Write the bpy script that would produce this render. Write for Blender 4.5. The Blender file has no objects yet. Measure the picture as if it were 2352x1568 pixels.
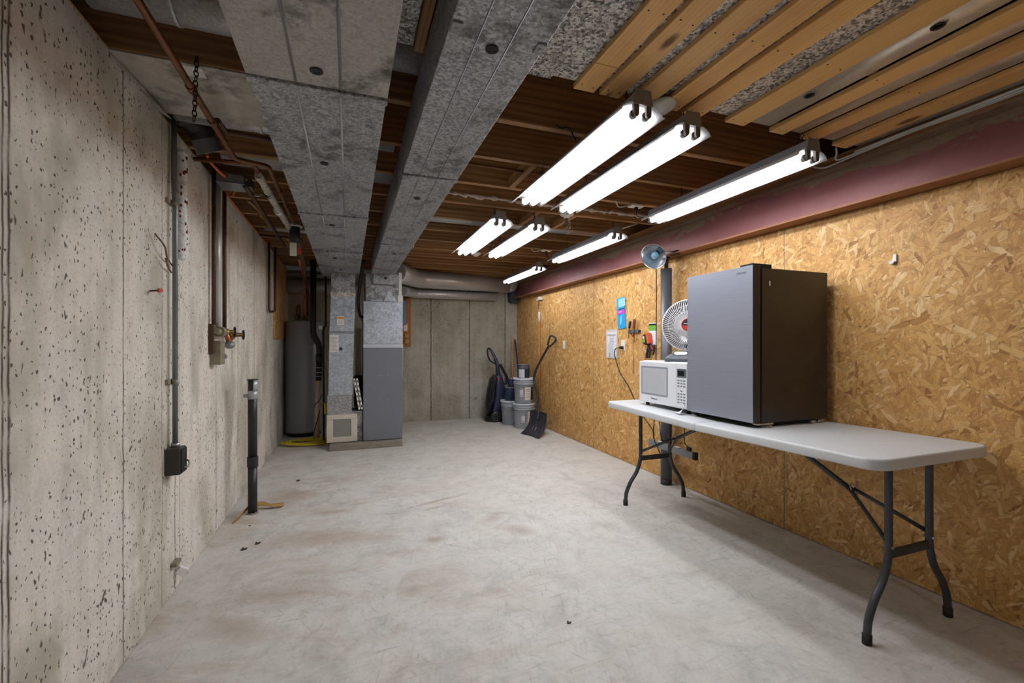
import bpy, bmesh, math, random
from mathutils import Vector, Matrix, noise as mnoise
random.seed(7)
SC = bpy.context.scene
COL = SC.collection
PI = math.pi

# ------------------------------------------------------------------ materials
class NT:
    def __init__(s, name):
        s.m = bpy.data.materials.new(name); s.m.use_nodes = True
        s.t = s.m.node_tree; s.t.nodes.clear()
        s.out = s.t.nodes.new('ShaderNodeOutputMaterial')
    def nd(s, typ, ins=None, **props):
        n = s.t.nodes.new('ShaderNode' + typ)
        for k, v in props.items(): setattr(n, k, v)
        for k, v in (ins or {}).items():
            sock = n.inputs[k]
            if isinstance(v, bpy.types.NodeSocket): s.t.links.new(v, sock)
            else:
                if hasattr(sock.default_value, '__len__') and not isinstance(v, str):
                    v = tuple(v)
                    if len(sock.default_value) == 4 and len(v) == 3: v = v + (1,)
                sock.default_value = v
        return n
    def math(s, op, a, b=0.0, c=0.0, clamp=False):
        n = s.nd('Math', {0: a, 1: b, 2: c}, operation=op, use_clamp=clamp); return n.outputs[0]
    def mix(s, f, a, b, mode='MIX'):
        n = s.nd('Mix', data_type='RGBA', blend_type=mode)
        for i, v in ((0, f), (6, a), (7, b)):
            if isinstance(v, bpy.types.NodeSocket): s.t.links.new(v, n.inputs[i])
            else: n.inputs[i].default_value = (tuple(v) + (1,))[:4] if hasattr(v, '__len__') else v
        return n.outputs[2]
    def ramp(s, f, stops, interp='LINEAR'):
        n = s.nd('ValToRGB', {0: f}); r = n.color_ramp; r.interpolation = interp
        while len(r.elements) < len(stops): r.elements.new(0.5)
        for e, (p, c) in zip(r.elements, stops):
            e.position = p
            e.color = (c, c, c, 1) if not hasattr(c, '__len__') else tuple(c)[:3] + (1,)
        return n.outputs[0]
    def noise(s, vec, scale, detail=3, rough=.55, dist=0.0):
        n = s.nd('TexNoise', {'Vector': vec, 'Scale': scale, 'Detail': min(detail, 4), 'Roughness': rough, 'Distortion': dist}); return n.outputs[0]
    def obj(s):
        return s.nd('TexCoord').outputs['Object']
    def scale(s, vec, sc, rot=(0, 0, 0), loc=(0, 0, 0)):
        return s.nd('Mapping', {'Vector': vec, 'Scale': sc, 'Rotation': rot, 'Location': loc}).outputs[0]
    def bump(s, h, strength=.3, dist=.004):
        return s.nd('Bump', {'Height': h, 'Strength': strength, 'Distance': dist}).outputs[0]
    def done(s, color, rough=.5, metal=0.0, normal=None, **kw):
        ins = {'Base Color': color, 'Roughness': rough, 'Metallic': metal}
        if normal is not None: ins['Normal'] = normal
        ins.update(kw)
        b = s.nd('BsdfPrincipled', ins)
        s.t.links.new(b.outputs[0], s.out.inputs[0])
        return s.m

def lin(r, g, b):
    f = lambda c: (c / 255 / 12.92) if c / 255 <= .04045 else ((c / 255 + .055) / 1.055) ** 2.4
    return (f(r), f(g), f(b))

def plain(name, rgb, rough=.5, metal=0.0, var=.06, sc=30, **kw):
    m = NT(name); c = lin(*rgb)
    f = m.noise(m.obj(), sc, 3)
    col = m.mix(f, tuple(x * (1 - var * 1.6) for x in c), tuple(min(1, x * (1 + var * 1.6)) for x in c))
    return m.done(col, rough, metal, **kw)

def concrete_wall(name, axis, seams, base, warm, k_seam=.45, hole_amt=1.0, stain_amt=1.0, ribs=()):
    m = NT(name); o = m.obj()
    sp = m.nd('SeparateXYZ', {0: o}); a = sp.outputs[axis]; z = sp.outputs[2]
    v = m.nd('CombineXYZ', {0: a, 1: z}).outputs[0]
    big = m.noise(v, 1.1, 4, .6)
    med = m.noise(v, 7, 4, .65)
    fine = m.noise(v, 90, 2, .7)
    streak = m.noise(m.scale(v, (16, .7, 1)), 1.0, 3, .6)
    col = m.mix(m.ramp(big, [(.35, 0), (.65, 1)]), base, warm)
    col = m.mix(1.0, col, m.ramp(med, [(.25, .82), (.5, 1.0), (.8, 1.08)]), 'MULTIPLY')
    col = m.mix(.75, col, m.ramp(streak, [(.25, .80), (.55, 1.0), (.8, 1.06)]), 'MULTIPLY')
    col = m.mix(.8, col, m.ramp(fine, [(.25, .80), (.5, 1.0), (.75, 1.10)]), 'MULTIPLY')
    # damp stains
    st = m.noise(m.scale(v, (1, .55, 1), loc=(3.1, 1.7, 0)), 2.1, 5, .6, .4)
    col = m.mix(m.math('MULTIPLY', m.ramp(st, [(.48, 0), (.62, 1)]), .75 * stain_amt), col, (base[0] * .52, base[1] * .50, base[2] * .42))
    hole = None
    dens = m.ramp(m.noise(v, 2.6, 2), [(.3, .55), (.62, 1.25)])
    for sc, rmin, rad, yst in ((9, .72, .30, .5), (21, .50, .26, .62), (50, .36, .38, .78)):
        vv = m.scale(v, (sc, sc * yst, 1), loc=(sc, .3 * sc, 0))
        vv = m.nd('VectorMath', {0: vv, 1: m.scale(m.nd('TexNoise', {'Vector': vv, 'Scale': 2.5, 'Detail': 0}, noise_dimensions='2D').outputs[1], (.45, .45, 0))}, operation='ADD').outputs[0]
        vo = m.nd('TexVoronoi', {'Vector': vv, 'Scale': 1.0}, voronoi_dimensions='2D')
        rnd = m.nd('SeparateColor', {0: vo.outputs['Color']}).outputs[0]
        th = m.math('MULTIPLY', m.math('SUBTRACT', rnd, rmin), rad)
        th = m.math('MULTIPLY', th, dens)
        h = m.math('MULTIPLY', m.math('SUBTRACT', th, vo.outputs['Distance']), 22, clamp=True)
        hole = h if hole is None else m.math('MAXIMUM', hole, h)
    hd = m.math('MULTIPLY', hole, .90 * hole_amt)
    col = m.mix(hd, col, lin(66, 58, 50))
    line = None
    wob = m.math('MULTIPLY', m.math('SUBTRACT', m.noise(m.scale(v, (1, 3, 1)), 2.2, 4), .5), .018)
    for y0, w in seams:
        d = m.math('ABSOLUTE', m.math('SUBTRACT', m.math('ADD', a, wob), y0))
        l = m.math('SUBTRACT', 1.0, m.math('DIVIDE', d, w), clamp=True)
        line = l if line is None else m.math('MAXIMUM', line, l)
    broken = m.ramp(m.noise(m.scale(v, (1, 2.2, 1)), 5, 4), [(.3, .45), (.55, 1)])
    ln = m.math('MULTIPLY', line, m.math('MULTIPLY', broken, k_seam * 2), clamp=True)
    col = m.mix(ln, col, lin(74, 66, 58))
    return m.done(col, .85, 0)

def osb(name, seams=()):
    m = NT(name); o = m.obj()
    sp = m.nd('SeparateXYZ', {0: o})
    v = m.nd('CombineXYZ', {0: sp.outputs[1], 1: sp.outputs[2]}).outputs[0]
    warp = m.nd('TexNoise', {'Vector': v, 'Scale': 9, 'Detail': 3}).outputs[1]
    wv = m.nd('VectorMath', {0: v, 1: m.scale(warp, (.035, .035, 0), loc=(-.0175, -.0175, 0))}, operation='ADD').outputs[0]
    p = cc = cv = ed = None
    for i, (ang, L, W) in enumerate(((18, .085, .024), (62, .075, .018), (-35, .095, .026), (-72, .07, .017), (88, .09, .020), (38, .055, .013))):
        r = m.nd('VectorRotate', {'Vector': wv, 'Angle': math.radians(ang)}, rotation_type='Z_AXIS').outputs[0]
        q = m.scale(r, (1 / L, 1 / W, 1), loc=(i * 3.7, i * 5.3, 0))
        kw = dict(voronoi_dimensions='2D', distance='CHEBYCHEV')
        vo = m.nd('TexVoronoi', {'Vector': q, 'Scale': 1.0, 'Randomness': .9}, **kw)
        v2 = m.nd('TexVoronoi', {'Vector': q, 'Scale': 1.0, 'Randomness': .9}, feature='F2', **kw)
        de = m.math('SUBTRACT', v2.outputs['Distance'], vo.outputs['Distance'])
        sc = m.nd('SeparateColor', {0: vo.outputs['Color']})
        pr, cr = sc.outputs[0], sc.outputs[1]
        e = m.ramp(de, [(0, 1), (.04, .5), (.12, 0)])
        if p is None: p, cc, cv, ed = pr, cr, q, e
        else:
            k = m.math('GREATER_THAN', pr, p)
            p = m.math('MAXIMUM', pr, p)
            cc = m.mix(k, cc, cr); ed = m.mix(k, ed, e); cv = m.mix(k, cv, q)
    col = m.ramp(cc, [(0.0, lin(162, 112, 58)), (.07, lin(194, 144, 80)), (.38, lin(208, 159, 93)), (.68, lin(216, 168, 102)), (.88, lin(224, 182, 120)), (1.0, lin(232, 198, 146))])
    grain = m.noise(m.scale(cv, (1.2, 9, 1)), 1.0, 5, .65)
    col = m.mix(.9, col, m.ramp(grain, [(.25, .74), (.5, 1.0), (.75, 1.12)]), 'MULTIPLY')
    mot = m.noise(wv, 26, 5, .7)
    col = m.mix(.9, col, m.ramp(mot, [(.28, .74), (.5, 1.0), (.72, 1.1)]), 'MULTIPLY')
    col = m.mix(m.math('MULTIPLY', ed, .62), col, lin(134, 86, 40))
    sl = m.noise(m.scale(wv, (22, 60, 1), rot=(0, 0, .6)), 1.0, 3, .5)
    col = m.mix(m.ramp(sl, [(.68, 0), (.75, .75)]), col, lin(92, 56, 26))
    sl2 = m.noise(m.scale(wv, (55, 20, 1), rot=(0, 0, -.4), loc=(4, 2, 0)), 1.0, 3, .5)
    col = m.mix(m.ramp(sl2, [(.69, 0), (.76, .65)]), col, lin(100, 62, 30))
    big = m.noise(v, 1.3, 3)
    col = m.mix(1.0, col, m.ramp(big, [(.3, (.90, .88, .84)), (.7, (1.05, 1.05, 1.06))]), 'MULTIPLY')
    for y0 in seams:
        d = m.math('ABSOLUTE', m.math('SUBTRACT', sp.outputs[1], y0))
        col = m.mix(m.math('LESS_THAN', d, .0022), col, lin(70, 42, 20))
    return m.done(col, .6, 0)

def wood(name, dark, light, axis=0, knots=False, rings=1.0, rough=.6, var=.25):
    m = NT(name); o = m.obj()
    rnd = m.nd('ObjectInfo').outputs['Random']
    off = m.nd('CombineXYZ', {0: m.math('MULTIPLY', rnd, 37.0), 1: m.math('MULTIPLY', rnd, 11.0), 2: m.math('MULTIPLY', rnd, 5.0)}).outputs[0]
    v = m.nd('VectorMath', {0: o, 1: off}, operation='ADD').outputs[0]
    s = [26, 26, 26]; s[axis] = 1.1
    w = m.noise(m.scale(v, [x * .22 for x in s]), 1.0, 3, .5, .6)
    r = m.nd('TexWave', {'Vector': m.scale(v, [x * .45 for x in s]), 'Scale': 1.6, 'Distortion': 5.0, 'Detail': 3.0, 'Detail Scale': 1.2}, wave_type='RINGS', rings_direction='XYZ'[axis]).outputs[1]
    f = m.noise(m.scale(v, [x * 5 for x in s]), 1.0, 4, .65)
    g = m.math('ADD', m.math('MULTIPLY', w, .55), m.math('MULTIPLY', r, .25 * rings))
    g = m.math('ADD', g, m.math('MULTIPLY', f, .25))
    col = m.mix(m.ramp(g, [(.3, 0), (.72, 1)]), dark, light)
    tint = m.ramp(rnd, [(0, 1 - var), (1, 1 + var * .4)])
    col = m.mix(1.0, col, tint, 'MULTIPLY')
    if knots:
        ks = [7.5, 7.5, 7.5]; ks[axis] = 3.0
        vo = m.nd('TexVoronoi', {'Vector': m.scale(v, ks), 'Scale': 1.0})
        rr = m.nd('SeparateColor', {0: vo.outputs['Color']}).outputs[0]
        th = m.math('MULTIPLY', m.math('SUBTRACT', rr, .30), .30)
        k = m.math('MULTIPLY', m.math('SUBTRACT', th, vo.outputs['Distance']), 14, clamp=True)
        col = m.mix(m.math('MULTIPLY', k, .85), col, lin(84, 46, 20))
    return m.done(col, rough, 0)

def galv(name, lo, hi, spangle=40, rough=.45, metal=.55, contrast=1.0, dirt=.3, brown=0.0, rvar=.15):
    m = NT(name); o = m.obj()
    vo = m.nd('TexVoronoi', {'Vector': m.nd('VectorMath', {0: o, 1: m.scale(m.nd('TexNoise', {'Vector': o, 'Scale': spangle, 'Detail': 1}).outputs[1], (1.2 / spangle,) * 3)}, operation='ADD').outputs[0], 'Scale': spangle}, feature='F1')
    rr = m.nd('SeparateColor', {0: vo.outputs['Color']}).outputs[0]
    n1 = m.noise(o, spangle * 2.2, 1, .7)
    n2 = m.noise(o, 3.2, 3, .65)
    n3 = m.noise(o, 14, 3, .7)
    n0 = m.noise(o, spangle * .5, 3, .75)
    g = m.math('ADD', m.math('MULTIPLY', rr, .30), m.math('ADD', m.math('MULTIPLY', n1, .35), m.math('MULTIPLY', n0, .35)))
    col = m.mix(m.ramp(g, [(max(0, .5 - .26 / contrast), 0), (min(1, .5 + .24 / contrast), 1)]), lo, hi)
    d = m.math('MULTIPLY', m.ramp(n2, [(.49, 0), (.60, 1)]), m.ramp(n3, [(.40, 0), (.56, 1)]))
    col = m.mix(m.math('MULTIPLY', d, dirt), col, lin(40, 36, 32))
    if brown: col = m.mix(m.math('MULTIPLY', m.ramp(n2, [(.3, 1), (.5, 0)]), brown), col, lin(120, 110, 95))
    return m.done(col, m.math('ADD', rough, m.math('MULTIPLY', n3, rvar)), metal)

TUBE = 25.0
M = {}
def build_materials():
    M['wall_l'] = concrete_wall('concrete_pitted', 1,
        [(1.483, .006), (1.505, .008), (2.12, .007), (2.50, .004), (2.665, .006), (2.73, .004), (3.40, .006), (4.01, .007), (4.66, .007), (5.27, .006), (5.88, .005)],
        lin(222, 218, 211), lin(219, 212, 202), .6)
    M['wall_b'] = concrete_wall('concrete_plain', 0, [(.62, .008), (1.236, .011), (1.864, .011), (2.484, .010), (-.1, .01)],
        lin(186, 183, 171), lin(172, 168, 155), .65, .8, .7)
    # floor
    m = NT('concrete_slab'); o = m.obj()
    big = m.noise(o, .8, 4, .6); med = m.noise(o, 4.5, 7, .68, .6); fine = m.noise(o, 60, 5, .7)
    tro = m.noise(m.scale(o, (4, 9, 1), rot=(0, 0, .5)), 1.3, 7, .72, 2.2)
    tro2 = m.noise(m.scale(o, (9, 4, 1), rot=(0, 0, .25)), 1.3, 7, .72, 2.6)
    col = m.mix(m.ramp(big, [(.3, 0), (.7, 1)]), lin(200, 197, 190), lin(210, 208, 203))
    col = m.mix(1.0, col, m.ramp(med, [(.28, .76), (.48, .97), (.75, 1.09)]), 'MULTIPLY')
    col = m.mix(.7, col, m.ramp(tro, [(.30, .80), (.46, 1.0), (.8, 1.05)]), 'MULTIPLY')
    col = m.mix(.6, col, m.ramp(tro2, [(.30, .82), (.46, 1.0), (.8, 1.04)]), 'MULTIPLY')
    col = m.mix(.7, col, m.ramp(fine, [(.25, .85), (.5, 1.0), (.75, 1.08)]), 'MULTIPLY')
    for an_, sc_ in ((.3, (60, 7, 1)), (1.5, (52, 6, 1)), (-.5, (70, 9, 1))):
        sv = m.nd('VectorRotate', {'Vector': o, 'Angle': an_}, rotation_type='Z_AXIS').outputs[0]
        scr = m.noise(m.scale(sv, sc_), 1.0, 2, .6, .4)
        col = m.mix(m.math('MULTIPLY', m.ramp(scr, [(.60, 0), (.72, .5)]), m.ramp(m.noise(o, 1.6, 3), [(.4, .2), (.6, 1)])), col, lin(146, 142, 134))
    st = m.noise(m.scale(o, (1.0, 1.6, 1), loc=(1.2, .5, 0)), 1.9, 6, .7, .8)
    sx = m.nd('SeparateXYZ', {0: o}).outputs[0]
    sidef = m.ramp(m.math('ADD', m.math('MULTIPLY', sx, .25), .3), [(.1, 1), (.62, .18)])
    col = m.mix(m.math('MULTIPLY', m.ramp(st, [(.5, 0), (.68, .62)]), sidef), col, lin(168, 142, 116))
    blot = None
    wob = m.noise(o, 7, 5, .65)
    for bx, by, rx, ry, an, k in ((-.15, 3.05, .55, .20, .2, .75), (.66, 3.47, .30, .035, -.35, .9), (.62, 3.33, .14, .03, -.3, .8), (.51, 2.78, .09, .06, 0, .9), (.70, 2.10, .06, .05, 0, .7), (-.45, 3.95, .28, .30, 0, .7), (-.35, 2.45, .40, .16, .3, .6), (-.10, 3.5, .25, .08, .1, .7), (1.05, 2.75, .16, .10, .8, .55), (.95, 3.0, .2, .08, -.6, .5), (.3, 2.25, .10, .07, 0, .6), (-.45, 2.2, .3, .12, .5, .6)):
        d = m.nd('VectorMath', {0: m.scale(m.scale(o, (1, 1, 0), loc=(-bx, -by, 0)), (1 / rx, 1 / ry, 0), rot=(0, 0, 0)) if an == 0 else m.scale(m.nd('VectorRotate', {'Vector': m.scale(o, (1, 1, 0), loc=(-bx, -by, 0)), 'Angle': an}, rotation_type='Z_AXIS').outputs[0], (1 / rx, 1 / ry, 0))}, operation='LENGTH').outputs['Value']
        q = m.math('MULTIPLY', m.math('SUBTRACT', 1.45, m.math('ADD', d, m.math('MULTIPLY', wob, 1.0))), 1.6 * k, clamp=True)
        blot = q if blot is None else m.math('MAXIMUM', blot, q)
    col = m.mix(m.math('MULTIPLY', blot, .55), col, lin(150, 126, 102))
    st2 = m.noise(m.scale(o, (2.0, 5.0, 1), rot=(0, 0, .35), loc=(7, 3, 0)), 1.4, 5, .6, .6)
    col = m.mix(m.ramp(st2, [(.66, 0), (.75, .45)]), col, lin(128, 112, 94))
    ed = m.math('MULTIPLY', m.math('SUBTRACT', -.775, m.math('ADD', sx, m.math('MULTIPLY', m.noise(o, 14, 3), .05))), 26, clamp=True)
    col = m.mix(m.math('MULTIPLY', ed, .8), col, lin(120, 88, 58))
    vo = m.nd('TexVoronoi', {'Vector': o, 'Scale': 16.0})
    rr = m.nd('SeparateColor', {0: vo.outputs['Color']}).outputs[0]
    k = m.math('MULTIPLY', m.math('SUBTRACT', m.math('MULTIPLY', m.math('SUBTRACT', rr, .8), .35), vo.outputs['Distance']), 30, clamp=True)
    col = m.mix(m.math('MULTIPLY', k, .6), col, lin(80, 70, 60))
    M['floor'] = m.done(col, m.math('ADD', .5, m.math('MULTIPLY', med, .25)), 0)
    M['osb'] = osb('strand_board', (.93, 2.15, 3.37, 4.59, 5.81))
    M['osb_small'] = osb('strand_board_amber')
    M['joist'] = wood('joist_wood', lin(126, 92, 58), lin(194, 146, 96), 0, False)
    M['joist_y'] = wood('block_wood', lin(132, 94, 56), lin(196, 148, 96), 1, False)
    M['plate'] = wood('plate_wood', lin(126, 84, 46), lin(190, 138, 86), 1)
    M['strip'] = wood('furring_pine', lin(206, 156, 92), lin(240, 198, 132), 1, True, .35, var=.2)
    M['subfloor'] = wood('subfloor_wood', lin(90, 60, 36), lin(130, 90, 54), 1)
    M['panel'] = wood('panel_wood', lin(150, 88, 24), lin(205, 134, 46), 2, rings=.4)
    M['handle'] = wood('handle_wood', lin(165, 112, 56), lin(205, 152, 90), 2)
    M['duct_dusty'] = galv('galvanised_dusty', lin(146, 145, 141), lin(194, 192, 187), 130, .5, .3, .9, .8, .2)
    M['duct_spangle'] = galv('galvanised_spangle', lin(98, 100, 104), lin(196, 198, 202), 120, .42, .45, 1.15, .6)
    M['duct_sheet'] = galv('galvanised_sheet', lin(72, 72, 74), lin(222, 220, 215), 110, .42, .4, 1.7, .3)
    M['duct_round'] = galv('galvanised_round', lin(158, 160, 163), lin(222, 223, 226), 150, .30, .35, .8, .0, 0.0, .02)
    M['duct_blue'] = galv('galvanised_bright', lin(136, 146, 156), lin(206, 214, 222), 80, .36, .45, 1.0, .25)
    M['pan_smooth'] = galv('galvanised_smooth', lin(178, 168, 150), lin(206, 196, 178), 160, .28, .5, .7, .15)
    M['pan_sheet'] = galv('galvanised_pan', lin(170, 166, 156), lin(206, 201, 190), 30, .42, .3, .6, .5, .3)
    M['steel_red'] = None
    m = NT('red_oxide_paint'); o = m.obj()
    n = m.noise(m.scale(o, (1, .7, 2.2)), 3.0, 7, .7, .5); n2 = m.noise(o, 60, 4)
    z = m.nd('SeparateXYZ', {0: o}).outputs[2]
    edge = m.math('MULTIPLY', m.math('SUBTRACT', z, .165), 2.4)
    a = m.ramp(m.math('ADD', n, edge), [(.57, 0), (.62, 1)])
    col = m.mix(m.noise(o, 5, 4), lin(118, 64, 66), lin(140, 84, 84))
    col = m.mix(a, col, m.mix(n2, lin(112, 92, 72), lin(150, 128, 102)))
    sc = m.noise(m.scale(o, (1, 2, 18)), 4, 5, .7)
    col = m.mix(m.ramp(sc, [(.68, 0), (.74, .6)]), col, lin(196, 160, 150))
    M['steel_red'] = m.done(col, .45, .15)
    M['flange'] = plain('flange_rust', (140, 92, 62), .6, .1, .18, 14)
    M['post'] = plain('post_paint', (92, 98, 106), .42, .35, .08, 20)
    M['black_steel'] = plain('black_steel', (40, 40, 42), .5, .4)
    M['enamel'] = plain('white_enamel', (222, 224, 230), .35, 0, .02)
    M['housing'] = plain('housing_grey', (150, 156, 168), .4, .1, .04)
    M['endplate'] = plain('end_plate', (128, 122, 116), .45, .15, .05)
    M['socket'] = plain('lamp_socket', (96, 88, 80), .5, 0, .05)
    M['cap'] = plain('tube_cap', (170, 172, 176), .3, .8, .03)
    M['wire'] = plain('dark_wire', (36, 34, 33), .55, .2)
    m = NT('fluorescent_glow'); e = m.nd('Emission', {'Color': (.985, .985, 1.0, 1), 'Strength': TUBE})
    m.t.links.new(e.outputs[0], m.out.inputs[0]); M['tube'] = m.m
    m = NT('fluorescent_cool'); e = m.nd('Emission', {'Color': (.93, .95, 1.0, 1), 'Strength': TUBE})
    m.t.links.new(e.outputs[0], m.out.inputs[0]); M['tube_cool'] = m.m
    M['copper'] = plain('copper_dull', (122, 78, 52), .42, .55, .25, 18)
    M['copper_dark'] = plain('copper_dark', (84, 60, 46), .5, .4, .25, 18)
    M['copper_bright'] = plain('copper_bright', (190, 116, 76), .3, .7, .15, 18)
    M['brass'] = plain('brass_old', (150, 120, 72), .4, .7, .15, 30)
    M['pewter'] = plain('weathered_bracket', (142, 134, 116), .6, .3, .2, 40)
    M['conduit'] = plain('conduit_grey', (128, 130, 134), .4, .5, .08, 20)
    M['pipe_white'] = plain('pale_pipe', (196, 198, 200), .3, .25, .04)
    M['box_dark'] = plain('dark_box', (66, 63, 60), .5, .3, .08)
    M['grey_box'] = plain('junction_grey', (138, 140, 144), .45, .4, .1)
    M['orange'] = plain('orange_cable', (212, 104, 40), .5)
    M['white_plastic'] = plain('white_plastic', (232, 232, 230), .35, 0, .015)
    M['cream'] = plain('cream_plastic', (226, 222, 210), .4, 0, .03)
    M['white_cable'] = plain('white_cable', (196, 194, 190), .45, 0, .05)
    M['abs'] = plain('black_pipe', (34, 36, 40), .42, 0, .15, 40)
    M['tape'] = plain('silver_tape', (172, 176, 182), .38, .35, .1, 60)
    M['pvc'] = plain('tan_pvc', (192, 172, 148), .45, 0, .05)
    M['heater'] = plain('heater_grey', (146, 150, 158), .36, .1, .04, 8)
    M['furnace'] = plain('furnace_grey', (118, 121, 130), .42, .1, .03, 8)
    M['silver'] = plain('silver_strip', (198, 202, 212), .35, .4, .06, 50)
    M['white_mastic'] = plain('white_mastic', (226, 226, 222), .6, 0, .15, 60)
    M['filterframe'] = plain('cream_tape', (206, 198, 184), .5, 0, .06, 20)
    M['filtermesh'] = plain('filter_mesh', (138, 138, 136), .8, 0, .2, 300)
    M['pad'] = plain('pad_concrete', (138, 130, 120), .85, 0, .2, 20)
    M['yellow'] = plain('yellow_hose', (206, 186, 40), .45, 0, .1)
    M['tan_strip'] = plain('tan_strip', (176, 136, 78), .55, 0, .15)
    M['white_label'] = plain('white_label', (226, 224, 220), .5, 0, .02)
    M['orange_label'] = plain('orange_label', (226, 150, 70), .5, 0, .02)
    M['ink'] = plain('ink', (60, 60, 64), .5, 0, .05)
    M['foil'] = galv('foil_wrap', lin(150, 144, 134), lin(222, 216, 204), 60, .4, .25, 1.4, .2)
    M['fuzz'] = plain('white_fuzz', (196, 182, 172), .9, 0, .35, 90)
    M['fuzz_white'] = plain('pale_fuzz', (242, 241, 240), .9, 0, .2, 90)
    M['dark_red'] = plain('dark_red', (120, 34, 40), .7, 0, .1)
    M['red'] = plain('red', (196, 52, 44), .45)
    M['table'] = plain('table_plastic', (206, 209, 211), .5, 0, .04, 60)
    M['leg'] = plain('leg_grey', (74, 76, 82), .42, .45, .1, 30)
    M['rubber'] = plain('rubber', (30, 30, 31), .6)
    M['mw_white'] = plain('oven_white', (228, 230, 234), .32, 0, .012)
    m = NT('oven_window'); o = m.obj()
    M['mw_glass'] = m.done(m.mix(m.noise(o, 300, 2), lin(176, 178, 182), lin(196, 198, 201)), .22)
    M['mw_grey'] = plain('display_grey', (92, 96, 106), .35)
    M['display'] = plain('display_dark', (22, 24, 28), .15)
    M['key'] = plain('key_print', (128, 130, 138), .5)
    m = NT('brushed_door'); o = m.obj()
    g = m.noise(m.scale(o, (6, 6, 420)), 1.0, 3, .6)
    M['door'] = m.done(m.mix(g, lin(146, 151, 164), lin(166, 171, 184)), .34, .45, m.bump(g, .04, .0005))
    m = NT('fridge_side'); o = m.obj()
    g = m.noise(o, 5, 4, .6)
    M['fr_side'] = m.done(m.mix(g, lin(42, 37, 34), lin(58, 50, 44)), m.math('ADD', .16, m.math('MULTIPLY', g, .12)), .1)
    M['fr_edge'] = plain('fridge_edge', (48, 46, 46), .4, .2)
    M['gasket'] = plain('gasket', (12, 12, 13), .7)
    M['foot'] = plain('fridge_foot', (176, 168, 150), .35, .6)
    M['chrome'] = plain('chrome', (225, 225, 228), .14, .95, .02)
    M['fan_grey'] = plain('heater_base', (82, 88, 98), .42, 0, .04)
    M['dish'] = plain('dish_white', (168, 168, 172), .28, .6, .02)
    M['grille'] = plain('grille_wire', (238, 238, 240), .3, .2, .02)
    M['emblem_dark'] = plain('emblem_dark', (52, 50, 58), .35)
    M['lamp_alu'] = plain('spun_aluminium', (200, 204, 208), .22, .9, .03)
    m = NT('blue_bulb'); M['bulb'] = m.done(lin(120, 168, 196), .12, 0)
    m = NT('clear_bulb'); M['glass'] = m.done((1, 1, 1), .02, 0, None, **{'Transmission Weight': 1.0, 'IOR': 1.3})
    m = NT('clear_bag'); M['bag'] = m.done(lin(206, 200, 192), .3, 0)
    M['paper'] = plain('paper', (226, 226, 230), .6, 0, .03)
    M['blue_pack'] = plain('blue_pack', (46, 158, 216), .3, 0, .08)
    M['pale_blue'] = plain('pale_blue', (150, 204, 232), .3, 0, .12, 60)
    M['purple'] = plain('purple', (176, 80, 196), .35)
    M['navy'] = plain('navy', (34, 40, 72), .4)
    M['green'] = plain('green', (110, 176, 70), .45)
    M['tool_dark'] = plain('tool_dark', (44, 42, 44), .45, .1, .2)
    M['tool_orange'] = plain('tool_orange', (224, 92, 48), .4)
    M['tool_yellow'] = plain('tool_yellow', (170, 150, 50), .4)
    M['tool_maroon'] = plain('tool_maroon', (112, 40, 36), .4)
    M['steel_bright'] = plain('steel_bright', (170, 170, 172), .3, .8)
    M['pail'] = plain('grey_pail', (172, 178, 190), .45, 0, .04)
    M['pail_lid'] = plain('pail_lid', (204, 210, 220), .4, 0, .05)
    M['can_white'] = plain('can_pale', (206, 210, 218), .35, .1, .03)
    M['can_navy'] = plain('can_navy', (42, 56, 84), .35, .1, .15, 60)
    M['can_rim'] = plain('can_rim', (184, 186, 190), .3, .7)
    M['shovel'] = plain('shovel_black', (50, 49, 55), .24, 0, .08)
    M['vac'] = plain('cleaner_navy', (46, 54, 82), .28, 0, .1)
    M['vac_dark'] = plain('cleaner_black', (24, 24, 28), .35)
    M['vac_grey'] = plain('cleaner_grey', (86, 86, 92), .4)
    M['rope_brown'] = plain('old_wire', (120, 96, 74), .7)
    M['debris'] = plain('debris', (62, 48, 36), .8)
    M['panel_blue'] = plain('meter_grey', (96, 104, 128), .4, .3)
    M['dark_pocket'] = plain('pocket_steel', (70, 74, 80), .5, .3)


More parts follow.
